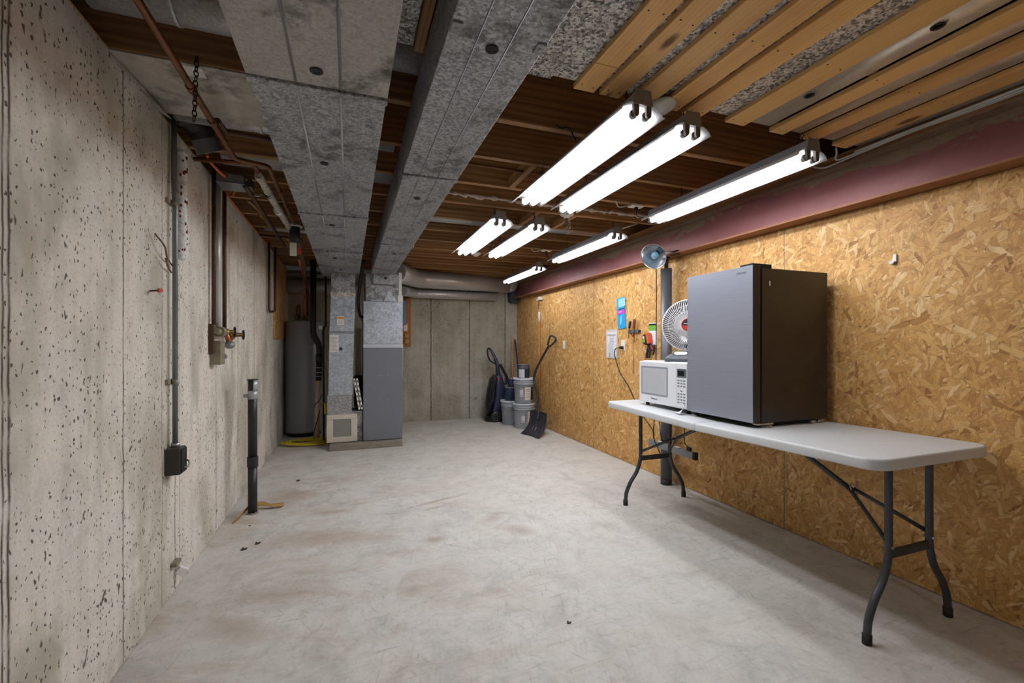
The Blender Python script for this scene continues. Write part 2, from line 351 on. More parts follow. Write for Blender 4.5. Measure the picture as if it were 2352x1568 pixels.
# ------------------------------------------------------------------ geometry
LOCS = {}
class MB:
    def __init__(s): s.v = []; s.f = []; s.sm = []
    def add(s, vs, fs, smooth=False):
        b = len(s.v); s.v += [Vector(p) for p in vs]
        s.f += [tuple(b + i for i in f) for f in fs]; s.sm += [smooth] * len(fs); return s
    def box(s, x0, x1, y0, y1, z0, z1, mat=None):
        vs = [Vector((x, y, z)) for x in (x0, x1) for y in (y0, y1) for z in (z0, z1)]
        if mat is not None: vs = [mat @ p for p in vs]
        return s.add(vs, [(0, 1, 3, 2), (4, 6, 7, 5), (0, 4, 5, 1), (2, 3, 7, 6), (0, 2, 6, 4), (1, 5, 7, 3)])
    def hexa(s, p):  # 4 bottom pts, 4 top pts
        return s.add(p, [(3, 2, 1, 0), (4, 5, 6, 7), (0, 1, 5, 4), (1, 2, 6, 5), (2, 3, 7, 6), (3, 0, 4, 7)])
    def tube(s, pts, r, seg=12, caps=True, closed=False, flat=None):
        pts = [Vector(p) for p in pts]; n = len(pts)
        rs = r if isinstance(r, (list, tuple)) else [r] * n
        tan = []
        for i in range(n):
            if closed: t = pts[(i + 1) % n] - pts[i - 1]
            else: t = pts[min(i + 1, n - 1)] - pts[max(i - 1, 0)]
            tan.append(t.normalized() if t.length > 1e-9 else Vector((0, 0, 1)))
        up = Vector((0, 0, 1)) if abs(tan[0].z) < .9 else Vector((1, 0, 0))
        a = tan[0].cross(up).normalized(); vs = []
        for i in range(n):
            a = (a - tan[i] * a.dot(tan[i]))
            a = a.normalized() if a.length > 1e-6 else tan[i].orthogonal().normalized()
            b = tan[i].cross(a)
            fl = flat or (1, 1)
            for k in range(seg):
                th = 2 * PI * k / seg
                vs.append(pts[i] + (a * math.cos(th) * fl[0] + b * math.sin(th) * fl[1]) * rs[i])
        fs = []
        for i in range(n if closed else n - 1):
            j = (i + 1) % n
            for k in range(seg):
                k2 = (k + 1) % seg
                fs.append((i * seg + k, i * seg + k2, j * seg + k2, j * seg + k))
        s.add(vs, fs, True)
        if caps and not closed:
            b = len(s.v) - len(vs)
            s.f += [tuple(b + k for k in range(seg))[::-1], tuple(b + (n - 1) * seg + k for k in range(seg))]
            s.sm += [False, False]
        return s
    def lathe(s, prof, mat, seg=32, smooth=True, capa=False, capb=False):
        vs = []; n = len(prof)
        for r, z in prof:
            for k in range(seg):
                th = 2 * PI * k / seg
                vs.append(mat @ Vector((r * math.cos(th), r * math.sin(th), z)))
        fs = [(i * seg + k, i * seg + (k + 1) % seg, (i + 1) * seg + (k + 1) % seg, (i + 1) * seg + k) for i in range(n - 1) for k in range(seg)]
        b = len(s.v); s.add(vs, fs, smooth)
        if capa: s.f.append(tuple(b + k for k in range(seg))[::-1]); s.sm.append(False)
        if capb: s.f.append(tuple(b + (n - 1) * seg + k for k in range(seg))); s.sm.append(False)
        return s
    def prism(s, poly, fn, a, b, smooth=False):
        n = len(poly)
        vs = [fn(u, v, a) for u, v in poly] + [fn(u, v, b) for u, v in poly]
        fs = [tuple(range(n))[::-1], tuple(range(n, 2 * n))]
        s.add(vs, fs, False)
        o = len(s.v) - 2 * n
        for i in range(n):
            j = (i + 1) % n; s.f.append((o + i, o + j, o + n + j, o + n + i)); s.sm.append(smooth)
        return s
    def sphere(s, c, r, seg=16, rings=10, sc=(1, 1, 1), mat=None):
        mt = Matrix.Translation(Vector(c)) @ (mat or Matrix()) @ Matrix.Diagonal((sc[0], sc[1], sc[2], 1))
        prof = [(max(1e-5, r * math.sin(PI * i / rings)), -r * math.cos(PI * i / rings)) for i in range(rings + 1)]
        return s.lathe(prof, mt, seg)
    def make(s, name, mat, parent=None, bevel=0, bseg=2, origin=None):
        me = bpy.data.meshes.new(name)
        if parent is not None:
            root = parent
            while root.parent: root = root.parent
            off = Vector(LOCS.get(root.name, (0, 0, 0)))
        elif origin == 'base' or origin is None:
            xs = [p.x for p in s.v]; ys = [p.y for p in s.v]; zs = [p.z for p in s.v]
            off = Vector(((min(xs) + max(xs)) / 2, (min(ys) + max(ys)) / 2, min(zs)))
        else: off = Vector(origin)
        me.from_pydata([tuple(p - off) for p in s.v], [], s.f)
        bm = bmesh.new(); bm.from_mesh(me)
        bmesh.ops.recalc_face_normals(bm, faces=bm.faces[:])
        bm.to_mesh(me); bm.free()
        me.polygons.foreach_set('use_smooth', s.sm[:len(me.polygons)])
        me.materials.append(M[mat] if isinstance(mat, str) else mat)
        o = bpy.data.objects.new(name, me); COL.objects.link(o)
        if parent is not None: o.parent = parent
        else: o.location = off; LOCS[o.name] = off
        if bevel:
            b = o.modifiers.new('edge', 'BEVEL'); b.width = bevel; b.segments = bseg; b.limit_method = 'ANGLE'; b.angle_limit = math.radians(40)
        return o

def tag(o, label, cat, group=None):
    o['label'] = label; o['category'] = cat
    if group: o['group'] = group
    return o
def thing(name, label, cat, loc=(0, 0, 0), group=None):
    o = bpy.data.objects.new(name, None); COL.objects.link(o); o.location = loc; o.empty_display_size = .05
    LOCS[o.name] = Vector(loc)
    return tag(o, label, cat, group)
def struct(name, mb, mat):
    o = mb.make(name, mat, origin=(0, 0, 0)); o['kind'] = 'structure'; return o
def dup(root, loc, label=None, group=None):
    r = root.copy(); COL.objects.link(r); r.location = loc; LOCS[r.name] = Vector(loc)
    if label: r['label'] = label
    if group: r['group'] = group
    for ch in list(root.children):
        c = ch.copy(); COL.objects.link(c); c.parent = r
        for g in list(ch.children):
            d = g.copy(); COL.objects.link(d); d.parent = c
    return r
def fillet(pts, r=.03, n=5):
    pts = [Vector(p) for p in pts]; out = [pts[0]]
    for i in range(1, len(pts) - 1):
        a, b, c = pts[i - 1], pts[i], pts[i + 1]
        d1, d2 = (a - b), (c - b); k = min(r, d1.length * .45, d2.length * .45)
        p, q = b + d1.normalized() * k, b + d2.normalized() * k
        for j in range(n + 1):
            t = j / n; out.append(p * (1 - t) ** 2 + b * 2 * t * (1 - t) + q * t * t)
    out.append(pts[-1]); return out
def spline(pts, n=8):
    pts = [Vector(p) for p in pts]; P = [pts[0] * 2 - pts[1]] + pts + [pts[-1] * 2 - pts[-2]]; out = []
    for i in range(1, len(P) - 2):
        a, b, c, d = P[i - 1:i + 3]
        for j in range(n):
            t = j / n
            out.append(.5 * ((2 * b) + (c - a) * t + (2 * a - 5 * b + 4 * c - d) * t * t + (3 * b - a - 3 * c + d) * t ** 3))
    out.append(pts[-1]); return out
def frame(c, zdir, up=(0, 0, 1)):
    z = Vector(zdir).normalized(); u = Vector(up)
    x = u.cross(z)
    if x.length < 1e-4: x = Vector((1, 0, 0)).cross(z)
    x.normalize(); y = z.cross(x)
    return Matrix.Translation(Vector(c)) @ Matrix((x, y, z)).transposed().to_4x4()
def text(name, body, size, mat, parent, c, xdir, ydir, align='CENTER', ext=.0004):
    cu = bpy.data.curves.new(name, 'FONT'); cu.body = body; cu.size = size; cu.extrude = ext; cu.align_x = align; cu.align_y = 'CENTER'
    t = bpy.data.objects.new(name + '_tmp', cu); COL.objects.link(t)
    bpy.context.view_layer.update()
    me = bpy.data.meshes.new_from_object(t.evaluated_get(bpy.context.evaluated_depsgraph_get()))
    bpy.data.objects.remove(t); bpy.data.curves.remove(cu)
    x = Vector(xdir).normalized(); y = Vector(ydir).normalized(); z = x.cross(y)
    root = parent
    while root.parent: root = root.parent
    mt = Matrix.Translation(Vector(c) - Vector(LOCS.get(root.name, (0, 0, 0)))) @ Matrix((x, y, z)).transposed().to_4x4()
    me.transform(mt); me.materials.clear(); me.materials.append(M[mat]); me.name = name
    o = bpy.data.objects.new(name, me); COL.objects.link(o); o.parent = parent
    return o
def rr(w, h, r, n=5):  # rounded rectangle polygon, centred
    out = []
    for cx, cy, a0 in ((w / 2 - r, h / 2 - r, 0), (-w / 2 + r, h / 2 - r, 90), (-w / 2 + r, -h / 2 + r, 180), (w / 2 - r, -h / 2 + r, 270)):
        for i in range(n + 1):
            a = math.radians(a0 + 90 * i / n); out.append((cx + r * math.cos(a), cy + r * math.sin(a)))
    return out
ORD = ['first', 'second', 'third', 'fourth', 'fifth', 'sixth', 'seventh', 'eighth', 'ninth', 'tenth', 'eleventh', 'twelfth', 'thirteenth', 'fourteenth', 'fifteenth', 'sixteenth', 'seventeenth', 'eighteenth', 'nineteenth', 'twentieth']

XL, XR, YB, YF = -.81, 2.70, 7.12, -2.6
JB = 2.286      # underside of the joists
build_materials()

# ------------------------------------------------------------------ the setting
struct('floor', MB().box(XL - .2, XR + .2, YF - .2, YB + .2, -.1, 0), 'floor')
struct('wall_left', MB().box(XL - .2, XL, YF - .2, YB + .2, 0, 2.278), 'wall_l')
struct('wall_back', MB().box(XL, XR + .2, YB, YB + .2, 0, 2.286), 'wall_b')
struct('wall_right', MB().box(XR, XR + .012, YF, YB, .004, 1.978), 'osb')
struct('wall_front', MB().box(XL, XR + .2, YF - .2, YF, 0, 2.286), 'wall_b')
struct('ceiling', MB().box(XL - .2, XR + .9, YF - .2, YB + .2, 2.521, 2.545), 'subfloor')
struct('added_closing_panel', MB().box(XR + .55, XR + .6, YF - .2, YB + .2, 1.9, 2.521), 'subfloor')  # added panel that closes off the space beyond the beam to keep it dark

# sill plate on the concrete
tag(MB().box(XL - .14, XL, YF, YB, 2.278, JB).make('sill_plate', 'joist_y'), 'wooden sill plate lying along the top of the pitted concrete wall', 'beam')
# steel beam
bm_ = thing('steel_beam', 'red painted steel beam running above the strand board wall', 'beam', (2.655, 2.3, 1.98))
MB().box(2.651, 2.659, YF, YB, 1.99, 2.222).make('web', 'steel_red', bm_)
MB().box(2.575, 2.735, YF, YB, 1.980, 1.993).make('bottom_flange', 'flange', bm_)
MB().box(2.575, 2.735, YF, YB, 2.218, 2.230).make('top_flange', 'steel_red', bm_)
tag(MB().box(2.585, 2.735, YF, YB, 2.231, 2.285).make('beam_plate', 'plate', bevel=.003), 'brown wooden plate lying on top of the red steel beam', 'beam')
tag(MB().box(2.53, 2.70, 6.98, YB, 1.93, 2.21).box(2.55, 2.68, 6.975, YB, 1.91, 1.94).make('beam_pocket', 'dark_pocket', bevel=.004), 'dark steel pocket holding the beam end in the corner', 'bracket')

# joists
ys = [2.005 + .43 * k for k in range(-9, 12)]
ys = [y for y in ys if y > YF]
j0 = None
n = len(ys)
for i, y in enumerate(ys):
    lab = 'dark brown floor joist overhead, %s counted from the back wall' % ORD[n - 1 - i] if n - 1 - i < len(ORD) else 'dark brown floor joist overhead'
    if j0 is None:
        j0 = MB().box(XL - .12, 3.2, y, y + .038, JB, 2.521).make('floor_joist', 'joist', bevel=.002, bseg=1); o = j0
    else:
        o = j0.copy(); COL.objects.link(o); o.location = (j0.location.x, y + .019, JB)
    tag(o, lab, 'joist', 'floor joists across the ceiling')
# blocking
for x, y0, y1, lab in ((1.45, 3.333, 3.725, 'short wooden blocking between joists above the second bright lamp, the one toward the ducts'), (1.78, 3.333, 3.725, 'short wooden blocking between joists, the one toward the steel beam'),
                       (1.045, 2.473, 2.865, 'short wooden block between joists beside the long lamp next to the ducts')):
    tag(MB().box(x - .019, x + .019, y0, y1, 2.285, 2.355).make('wood_blocking', 'joist_y', bevel=.002), lab, 'wood block', 'blocking between joists')

# furring strips with nail dots
xs = [(.862, .957), (.985, 1.079), (1.135, 1.238), (1.287, 1.384), (1.415, 1.520), (1.660, 1.778), (1.943, 2.035), (2.155, 2.250), (2.388, 2.495)]
slab = ['beside the bare metal sheet, split across near its end', 'second from the bare metal sheet', 'third from the bare metal sheet, ending above the first lamp', 'fourth from the bare metal sheet',
        'fifth from the bare metal sheet', 'between wide speckled metal and the smooth pan with plugs', 'third from the white cables', 'second from the white cables', 'next to the white cables']
for i, (a, b) in enumerate(xs):
    m = MB()
    y1 = 1.628 if i != 4 else 1.634
    if i == 0:
        m.box(a, b, YF + .02, 1.448, 2.263, JB - .0025); m.box(a, b, 1.4505, y1, 2.263, JB - .0025)
    else: m.box(a, b, YF + .02, y1, 2.263, JB - .0025)
    o = m.make('furring_strip', 'strip', bevel=.002); tag(o, 'yellow pine furring strip, ' + slab[i], 'wood strip', 'furring strips under the joists')
    for y in ys:
        if .2 < y < 1.7:
            for dx in (.02, (b - a) - .02):
                yy = y + .019 + random.uniform(-.008, .008)
                MB().lathe([(.0035, 0), (.0035, .0016)], Matrix.Translation((a + dx, yy, 2.2622)), 8, capa=True, capb=True).make('nail_head', 'wire', o)

# sheets under the joists
tag(MB().box(.53, .757, YF + .02, 1.622, 2.279, 2.2855).box(.655, .6575, YF + .02, 1.622, 2.276, 2.279).make('metal_sheet', 'duct_sheet'), 'speckled galvanised sheet between the narrow duct and the pine strips', 'metal sheet')
tag(MB().box(.76, 1.775, YF + .02, 1.605, 2.2838, 2.2856).make('metal_sheet', 'duct_sheet'), 'speckled galvanised sheet above the pine strips', 'metal sheet')
tag(MB().box(.135, .215, YF + .02, 1.612, 2.280, 2.2855).make('metal_sheet', 'duct_sheet'), 'speckled galvanised sheet in the gap between the two long ducts', 'metal sheet')
tag(MB().box(.217, .252, YF + .02, 1.614, 2.262, 2.2855).make('furring_strip', 'joist_y', bevel=.002), 'narrow brown wood strip in the gap between the two long ducts', 'wood strip')
def pan(x0, x1, lab, plugs=()):
    t = thing('metal_pan', lab, 'metal pan', ((x0 + x1) / 2, -.5, 2.27), 'smooth metal pans between the pine strips')
    r = .022; pf = [(x0, JB - .001), (x0, 2.274)]
    pf += [(x1 - r + r * math.sin(a), 2.274 + (r * .52) * (1 - math.cos(a))) for a in [PI / 2 * k / 6 for k in range(7)]]
    MB().prism(pf + [(x1, JB - .001)], lambda u, v, w: (u, w, v), YF + .02, 1.60, True).make('pan_sheet', 'pan_smooth', t)
    for px, py in plugs:
        MB().lathe([(.020, .0), (.0195, -.003), (.015, -.003), (.013, .0005), (.001, .0005)], Matrix.Translation((px, py, 2.2735)), 20).make('plug', 'rubber', t)
pan(1.779, 1.925, 'smooth galvanised pan with two round black plugs', [(1.835, 1.345), (1.835, .905)])
pan(2.036, 2.14, 'smooth galvanised pan between the second and third strips from the cables')
pan(2.251, 2.375, 'smooth galvanised pan between the first and second strips from the cables')
pan(2.496, 2.575, 'dull galvanised pan beside the white cables')

# panning sheet at the concrete wall
t = thing('metal_sheet', 'smooth galvanised sheet closing a joist bay beside the concrete wall', 'metal sheet', (-.55, 2.23, 2.28))
MB().box(XL, -.33, 2.008, 2.468, 2.279, 2.2845).add([(XL, 2.01, 2.279), (XL, 2.47, 2.279), (XL + .05, 2.47, 2.252), (XL + .004, 2.01, 2.25)], [(0, 1, 2, 3)]).make('sheet', 'pan_sheet', t)
MB().box(-.62, -.53, 2.02, 2.09, 2.2765, 2.279).make('sticker', 'white_label', t)

# ------------------------------------------------------------------ the two long ducts
def duct(name, lab, x0, x1, z0, z1, cuts, ribs, plugs, clips, matn):
    t = thing(name, lab, 'duct', ((x0 + x1) / 2, 2.2, z0))
    for i in range(len(cuts) - 1):
        a, b = cuts[i], cuts[i + 1]; g = -.005 * i
        m = MB().box(x0 + .004 * (i > 0), x1 - .004 * (i > 0), a + .004, b - .002, z0 + g, z1)
        if i: m.box(x0 - .001, x1 + .001, a, a + .03, z0 + g - .004, z1)
        sec = m.make('duct_section', matn[min(i, len(matn) - 1)], t, bevel=.003)
        for rx in ribs:
            MB().tube([(rx, a + .02, z0 + g), (rx, b - .01, z0 + g)], .0045 if x0 < 0 else .0025, 6).make('bead', 'conduit' if x0 > 0 else 'cap', sec)
    for px, py in plugs:
        MB().lathe([(.019, .0), (.019, -.003), (.014, -.0035), (.012, .0), (.001, .0)], Matrix.Translation((px, py, z0 - .001 - .005 * sum(py > c for c in cuts[1:-1]))), 20).make('plug', 'rubber', t)
    for px, py in clips:
        MB().box(px - .014, px + .014, py - .022, py + .022, z0 - .006, z0 + .001).tube([(px, py, z0 - .008), (px, py, z0 - .003)], .005, 8).make('clip', 'grey_box', t, bevel=.001)
    return t
duct('wide_duct', 'wide galvanised return duct overhead, toward the concrete wall', -.30, .127, 2.06, 2.272, [YF + .02, 1.588, 3.11, 4.30, 5.90],
     [-.158, -.024], [(-.092, 1.495), (-.104, 2.234), (-.105, 3.352), (-.12, 4.6), (-.08, 5.3)], [], ['duct_dusty', 'duct_spangle', 'duct_spangle', 'duct_spangle'])
duct('narrow_duct', 'narrow galvanised supply duct overhead, toward the lamps', .252, .525, 2.06, 2.252, [YF + .02, 2.248, 3.86, 5.60],
     [.334, .424], [(.384, 1.213), (.37, 2.588), (.394, 4.226)], [(.268, 1.16), (.51, 1.163)], ['duct_spangle', 'duct_spangle', 'duct_spangle'])

# round branch ducts in joist bays
def branch(y, x0, x1, z, r, lab, joints=()):
    t = thing('round_duct', lab, 'duct', ((x0 + x1) / 2, y, z), 'round branch ducts in the joist bays')
    MB().tube([(x0, y, z), (x1, y, z)], r, 24).make('pipe', 'duct_round', t)
    for jx in joints:
        MB().tube([(jx, y, z), (jx + .012, y, z)], r + .004, 24).make('joint_collar', 'duct_round', t)
branch(1.80, -.78, .56, 2.385, .082, 'round duct in the bay just before the smooth metal sheet', (-.55,))
branch(2.565, -.78, .24, 2.372, .078, 'round duct in the bay just after the smooth metal sheet', (-.42,))
branch(3.085, -.70, .30, 2.368, .076, 'round duct in the bay after the black vent elbow')
branch(3.50, -.40, 2.2, 2.43, .07, 'round duct deep in the bay with the wooden blocking')
branch(3.94, .45, 2.55, 2.375, .072, 'round duct in the bay between the two rows of lamps', (1.05, 2.02))
branch(4.80, -.75, -.15, 2.375, .072, 'round duct in the bay above the insulated pipes')
branch(1.37, -.78, -.2, 2.40, .08, 'round duct  beside the concrete wall')

# fuzzy line and copper line crossing bays
def fuzzy(path, r, amp, seg=7):
    m = MB(); pts = spline(path, 40); rs = [r * (1 + amp * random.uniform(-1, 1)) for _ in pts]
    pts = [p + Vector([random.uniform(-1, 1) * r * amp * .6 for _ in range(3)]) for p in pts]
    return m.tube(pts, rs, seg)
tag(fuzzy([(.50, 3.17, 2.305), (1.3, 3.17, 2.302), (2.0, 3.17, 2.304), (2.62, 3.17, 2.30)], .013, .55).make('insulated_line', 'fuzz'), 'pale fuzzy insulated line crossing a joist bay above the bright lamps', 'pipe')
tag(MB().tube([(.45, 2.60, 2.30), (1.30, 2.60, 2.30)], .008, 8).make('copper_pipe', 'copper'), 'thin copper pipe crossing a bay beside the bright lamps', 'pipe')

# ------------------------------------------------------------------ shop lights
HL = .61
def lamp_parts(t, lip, tubemat):
    MB().prism([(-.045, .040), (.045, .040), (.030, .082), (-.030, .082)], lambda u, v, w: (u, w, v), -HL, HL).make('housing', 'housing', t, bevel=.002)
    pr = [(-.098, -.002), (-.090, .014), (-.072, .027), (-.046, .037), (.046, .037), (.072, .027), (.090, .014), (.098, -.002)]
    if lip: pr = [(-.108, -.004)] + pr + [(.108, -.004)]
    po = [(u, v + .0025) for u, v in reversed(pr)]
    po[0] = (po[0][0] + .002, po[0][1]); po[-1] = (po[-1][0] - .002, po[-1][1])
    MB().prism(pr + po, lambda u, v, w: (u, w, v), -HL - .002, HL + .002, True).make('reflector', 'enamel', t)
    for s in (-1, 1):
        MB().prism([(-.048, .030), (.048, .030), (.036, .090), (-.036, .090)], lambda u, v, w: (u, w, v), s * (HL + .003), s * (HL + .0065)).make('end_plate', 'endplate', t, bevel=.001)
    for x in (-.029, .029):
        tb = MB().tube([(x, -HL + .035, 0), (x, HL - .035, 0)], .0185, 20).make('tube', tubemat, t)
        for s in (-1, 1):
            MB().tube([(x, s * (HL - .036), 0), (x, s * (HL - .012), 0)], .0178, 20).make('tube_cap', 'cap', tb)
            pl = [(-.012, .036), (-.012, -.006), (-.008, -.015), (0, -.018), (.008, -.015), (.012, -.006), (.012, .036)]
            MB().prism([(x + u, v) for u, v in pl], lambda u, v, w: (u, w, v), s * (HL - .011), s * (HL + .004)).make('socket', 'socket', t, bevel=.0015)
def chain(p0, p1, r=.006, w=.0016):
    m = MB(); p0, p1 = Vector(p0), Vector(p1); L = (p1 - p0).length; n = max(2, int(L / (r * 2.6)))
    for i in range(n):
        c = p0.lerp(p1, (i + .5) / n); d = (p1 - p0).normalized(); a = d.orthogonal().normalized(); b = d.cross(a)
        s = a if i % 2 else b
        m.tube([c + d * math.cos(th) * r * 1.75 + s * math.sin(th) * r for th in [2 * PI * k / 10 for k in range(10)]], w, 5, closed=True)
    return m
specs = [(1.095, 2.095, 2.135, 'flared'), (1.392, 2.15, 2.13, 'round'), (2.125, 2.15, 2.13, 'round'), (1.072, 3.78, 2.125, 'flared'), (1.405, 3.82, 2.125, 'round'), (2.140, 3.85, 2.125, 'round'), (2.172, 5.58, 2.125, 'round'), ]
labs = ['bright twin-tube shop light of the front row, hung beside the narrow duct', 'bright twin-tube shop light in the middle of the front row', 'bright twin-tube shop light of the front row, hung along the red beam',
        'bluish twin-tube shop light of the second row, next to the narrow duct', 'twin-tube shop light in the middle of the second row', 'twin-tube shop light of the second row, hung along the red beam above the clamp lamp', 'small looking twin-tube shop light at the back near the corner']
protos = {}
LIGHTS = []
for i, (x, y, z, kind) in enumerate(specs):
    if i == 3: kind = 'cool'
    if kind not in protos:
        t = thing('shop_light', labs[i], 'ceiling light', (0, 0, 0), 'shop lights'); LOCS[t.name] = Vector((0, 0, 0))
        lamp_parts(t, kind in ('flared', 'cool'), 'tube_cool' if kind == 'cool' else 'tube'); protos[kind] = t
        t.location = (x, y, z)
    else: t = dup(protos[kind], (x, y, z), labs[i], 'shop lights')
    LIGHTS.append((t, x, y, z))
for t, x, y, z in LIGHTS:
    LOCS[t.name] = Vector((x, y, z))
    for ty in (y - .42, y + .42):
        jy = min(ys, key=lambda q: abs(q + .019 - ty)) + .019
        chain((x, jy, z + .083), (x, jy, JB + .001)).make('chain', 'wire', t)
# black cord loops of two lamps
for (x, y, z, pts) in ((1.095, 2.095, 2.135, [(1.05, 1.95, 2.215), (1.0, 1.93, 2.262), (.96, 1.93, 2.255), (.955, 1.97, 2.284)]), (1.072, 3.78, 2.125, [(1.10, 4.0, 2.205), (1.25, 4.05, 2.14), (1.30, 4.1, 2.2), (1.30, 4.17, 2.284)])):
    t = [q for q in LIGHTS if abs(q[1] - x) < .001 and abs(q[2] - y) < .001][0][0]
    MB().tube(spline(pts), .0035, 8).make('cord', 'wire', t)

# ceiling outlets with plugs
def ceil_outlet(x, y, lab, to):
    t = thing('ceiling_outlet', lab, 'outlet', (x, y, 2.26))
    MB().box(x - .055, x + .055, y - .035, y + .035, 2.268, 2.2855).make('cover_plate', 'cream', t, bevel=.004)
    MB().box(x - .012, x + .012, y - .012, y + .012, 2.235, 2.268).make('plug', 'rubber', t, bevel=.004)
    MB().tube(spline([(x, y, 2.237), (x + .01, y, 2.20), (x + .04, y - .05, 2.18)] + to), .0035, 8).make('plug_cord', 'wire', t)
    MB().tube(spline([(x - .055, y, 2.278), (x - .14, y + .02, 2.262), (x - .2, y - .03, 2.284)]), .005, 8).make('feed_cable', 'white_cable', t)
ceil_outlet(2.07, 2.885, 'cream ceiling outlet with a black plug behind the front lamp along the beam', [(2.12, 2.80, 2.19)])
ceil_outlet(2.10, 4.605, 'cream ceiling outlet with a black plug behind the second lamp along the beam', [(2.13, 4.50, 2.19)])
def keyless(x, y, z, lab, bulb=False):
    t = thing('lamp_holder', lab, 'lamp holder', (x, y, z))
    MB().lathe([(.001, .030), (.056, .030), (.058, .022), (.050, .008), (.030, 0), (.022, -.012), (.001, -.012)], Matrix.Translation((x, y, z)), 28).make('porcelain_base', 'white_plastic', t)
    if bulb: MB().lathe([(.013, -.012), (.016, -.03), (.03, -.055), (.034, -.075), (.028, -.095), (.012, -.106), (.0005, -.108)], Matrix.Translation((x, y, z)), 24).make('glass_bulb', 'glass', t)
keyless(1.285, 1.60, 2.237, 'round white porcelain lamp holder tucked behind the first lamp end')
keyless(1.40, 5.04, 2.255, 'round white lamp holder between the second row lamps')
keyless(1.665, 3.25, 2.255, 'lamp holder with a clear glass bulb below the end of the middle front lamp', True)

# white cables along the beam
cab = [('white cable along the beam top, next to the pine strips', 2.555, 2.2905), ('white cable running along the beam top between two others', 2.57, 2.2905), ('white cable lying on the edge of the beam plate', 2.583, 2.276)]
for k, (lab, x, z) in enumerate(cab):
    pts = [(x, YF + .05, 2.262), (x, .4, 2.262), (x + .005, 1.0, 2.258 - .004 * k), (x, 1.35, 2.256), (x - .004, 1.62, 2.252 - .004 * k)]
    if k == 1: pts += [(2.565, 1.72, 2.25), (2.52, 1.69, 2.27), (2.47, 1.66, 2.278)]
    if k == 2: pts += [(2.576, 1.74, 2.236), (2.572, 1.80, 2.236), (2.55, 1.85, 2.262), (2.52, 1.88, 2.31)]
    tag(MB().tube(spline(pts, 8), .0055, 8).make('white_cable', 'white_cable'), lab, 'cable', 'white cables along the beam')
tag(MB().tube([(2.18, 1.56, 2.222), (2.34, 1.70, 2.284)], .006, 8).make('white_cable', 'white_cable'), 'short white cable running from the front lamp end to the ceiling', 'cable')
tag(MB().tube([(2.19, 3.26, 2.205), (2.40, 3.30, 2.284)], .006, 8).make('white_cable', 'white_cable'), 'short white cable running from the second row lamp to the ceiling', 'cable')

# ------------------------------------------------------------------ things on the concrete wall
t = thing('wall_conduit', 'grey metal conduit running down the concrete wall to a dark box', 'conduit', (-.785, 2.59, .6))
MB().tube(fillet([(-.79, 2.59, 2.36), (-.79, 2.585, 2.0), (-.783, 2.58, 1.9), (-.783, 2.58, .73)], .05), .0115, 14).make('conduit', 'conduit', t)
MB().tube([(-.783, 2.58, .745), (-.783, 2.58, .724)], .0175, 14).make('connector', 'steel_bright', t)
for z in (1.04, 1.90):
    MB().box(XL, -.796, 2.535, 2.64, z - .011, z + .011).tube([(-.784, 2.58, z - .011), (-.784, 2.58, z + .011)], .0145, 12).tube([(-.796, 2.62, z), (-.789, 2.62, z)], .006, 8).make('pipe_strap', 'pewter', t)
b = MB().box(XL, -.748, 2.525, 2.612, .60, .725).make('outlet_box', 'box_dark', t, bevel=.004)
MB().prism(rr(.072, .112, .006), lambda u, v, w: (w, 2.569 + u, .6625 + v), -.7478, -.743).make('cover_plate', 'black_steel', b)
MB().tube([(-.742, 2.555, .632), (-.728, 2.565, .628), (-.722, 2.572, .640), (-.728, 2.58, .655), (-.742, 2.585, .66)], .004, 6).make('cover_latch', 'steel_bright', b)
# white rope hanging beside it
m = MB(); random.seed(11)
base = [(-.782, 2.66, 2.18 - .53 * k / 60) for k in range(61)]
for s in range(4):
    pts = []
    for k, p in enumerate(base):
        a = k * .75 + s * PI / 2
        pts.append((p[0] + .012 * math.cos(a) + random.uniform(-.003, .003), p[1] + .017 * math.sin(a) + random.uniform(-.004, .004), p[2]))
    m.tube(pts, [.0115 * random.uniform(.75, 1.3) * (1.3 if 46 < k < 60 else .95) for k in range(61)], 8)
t = thing('rope_hank', 'white braided rope with dark red flecks hanging beside the conduit', 'rope', (-.782, 2.66, 1.65))
m.make('rope', 'fuzz_white', t)
fl = MB()
for k in range(34):
    z = random.uniform(1.66, 2.17); a = random.uniform(-1.9, .9)
    fl.sphere((-.782 + .0225 * math.cos(a), 2.66 + .026 * math.sin(a), z), .0045, 6, 4, (1, 1.2, 2.0))
fl.make('red_speck', 'dark_red', t)
tag(MB().tube(spline([(-.80, 2.595, 1.60), (-.79, 2.50, 1.62), (-.775, 2.42, 1.66), (-.79, 2.36, 1.70)]), .004, 7).tube(spline([(-.80, 2.585, 1.565), (-.79, 2.52, 1.575), (-.78, 2.45, 1.61)]), .004, 7).make('bent_wire', 'rope_brown'), 'rusty bent tie wire sticking out of the concrete beside the conduit', 'wire')
t = thing('wall_anchor', 'thin anchor pin with a red head stuck in the concrete', 'anchor', (-.80, 2.34, 1.452))
MB().tube([(XL, 2.37, 1.452), (-.772, 2.345, 1.452)], .0035, 8).make('pin', 'wire', t)
MB().tube([(-.772, 2.345, 1.452), (-.760, 2.335, 1.452)], .009, 10).make('head', 'red', t)
t = thing('wall_fitting', 'small brown clip stuck low on the concrete above a white plug', 'clip', (-.80, 2.62, .14))
MB().box(XL, -.782, 2.60, 2.665, .135, .155).make('clip', 'pewter', t, bevel=.003)
t = thing('wall_plug', 'small white plug sticking out of the concrete near the floor', 'plug', (-.79, 2.66, .08))
MB().box(-.024, .024, -.018, .018, -.017, .017, frame((-.782, 2.665, .088), (.6, .3, -.5)) @ Matrix.Rotation(PI / 2, 4, 'Y')).make('plug_body', 'white_plastic', t, bevel=.003)
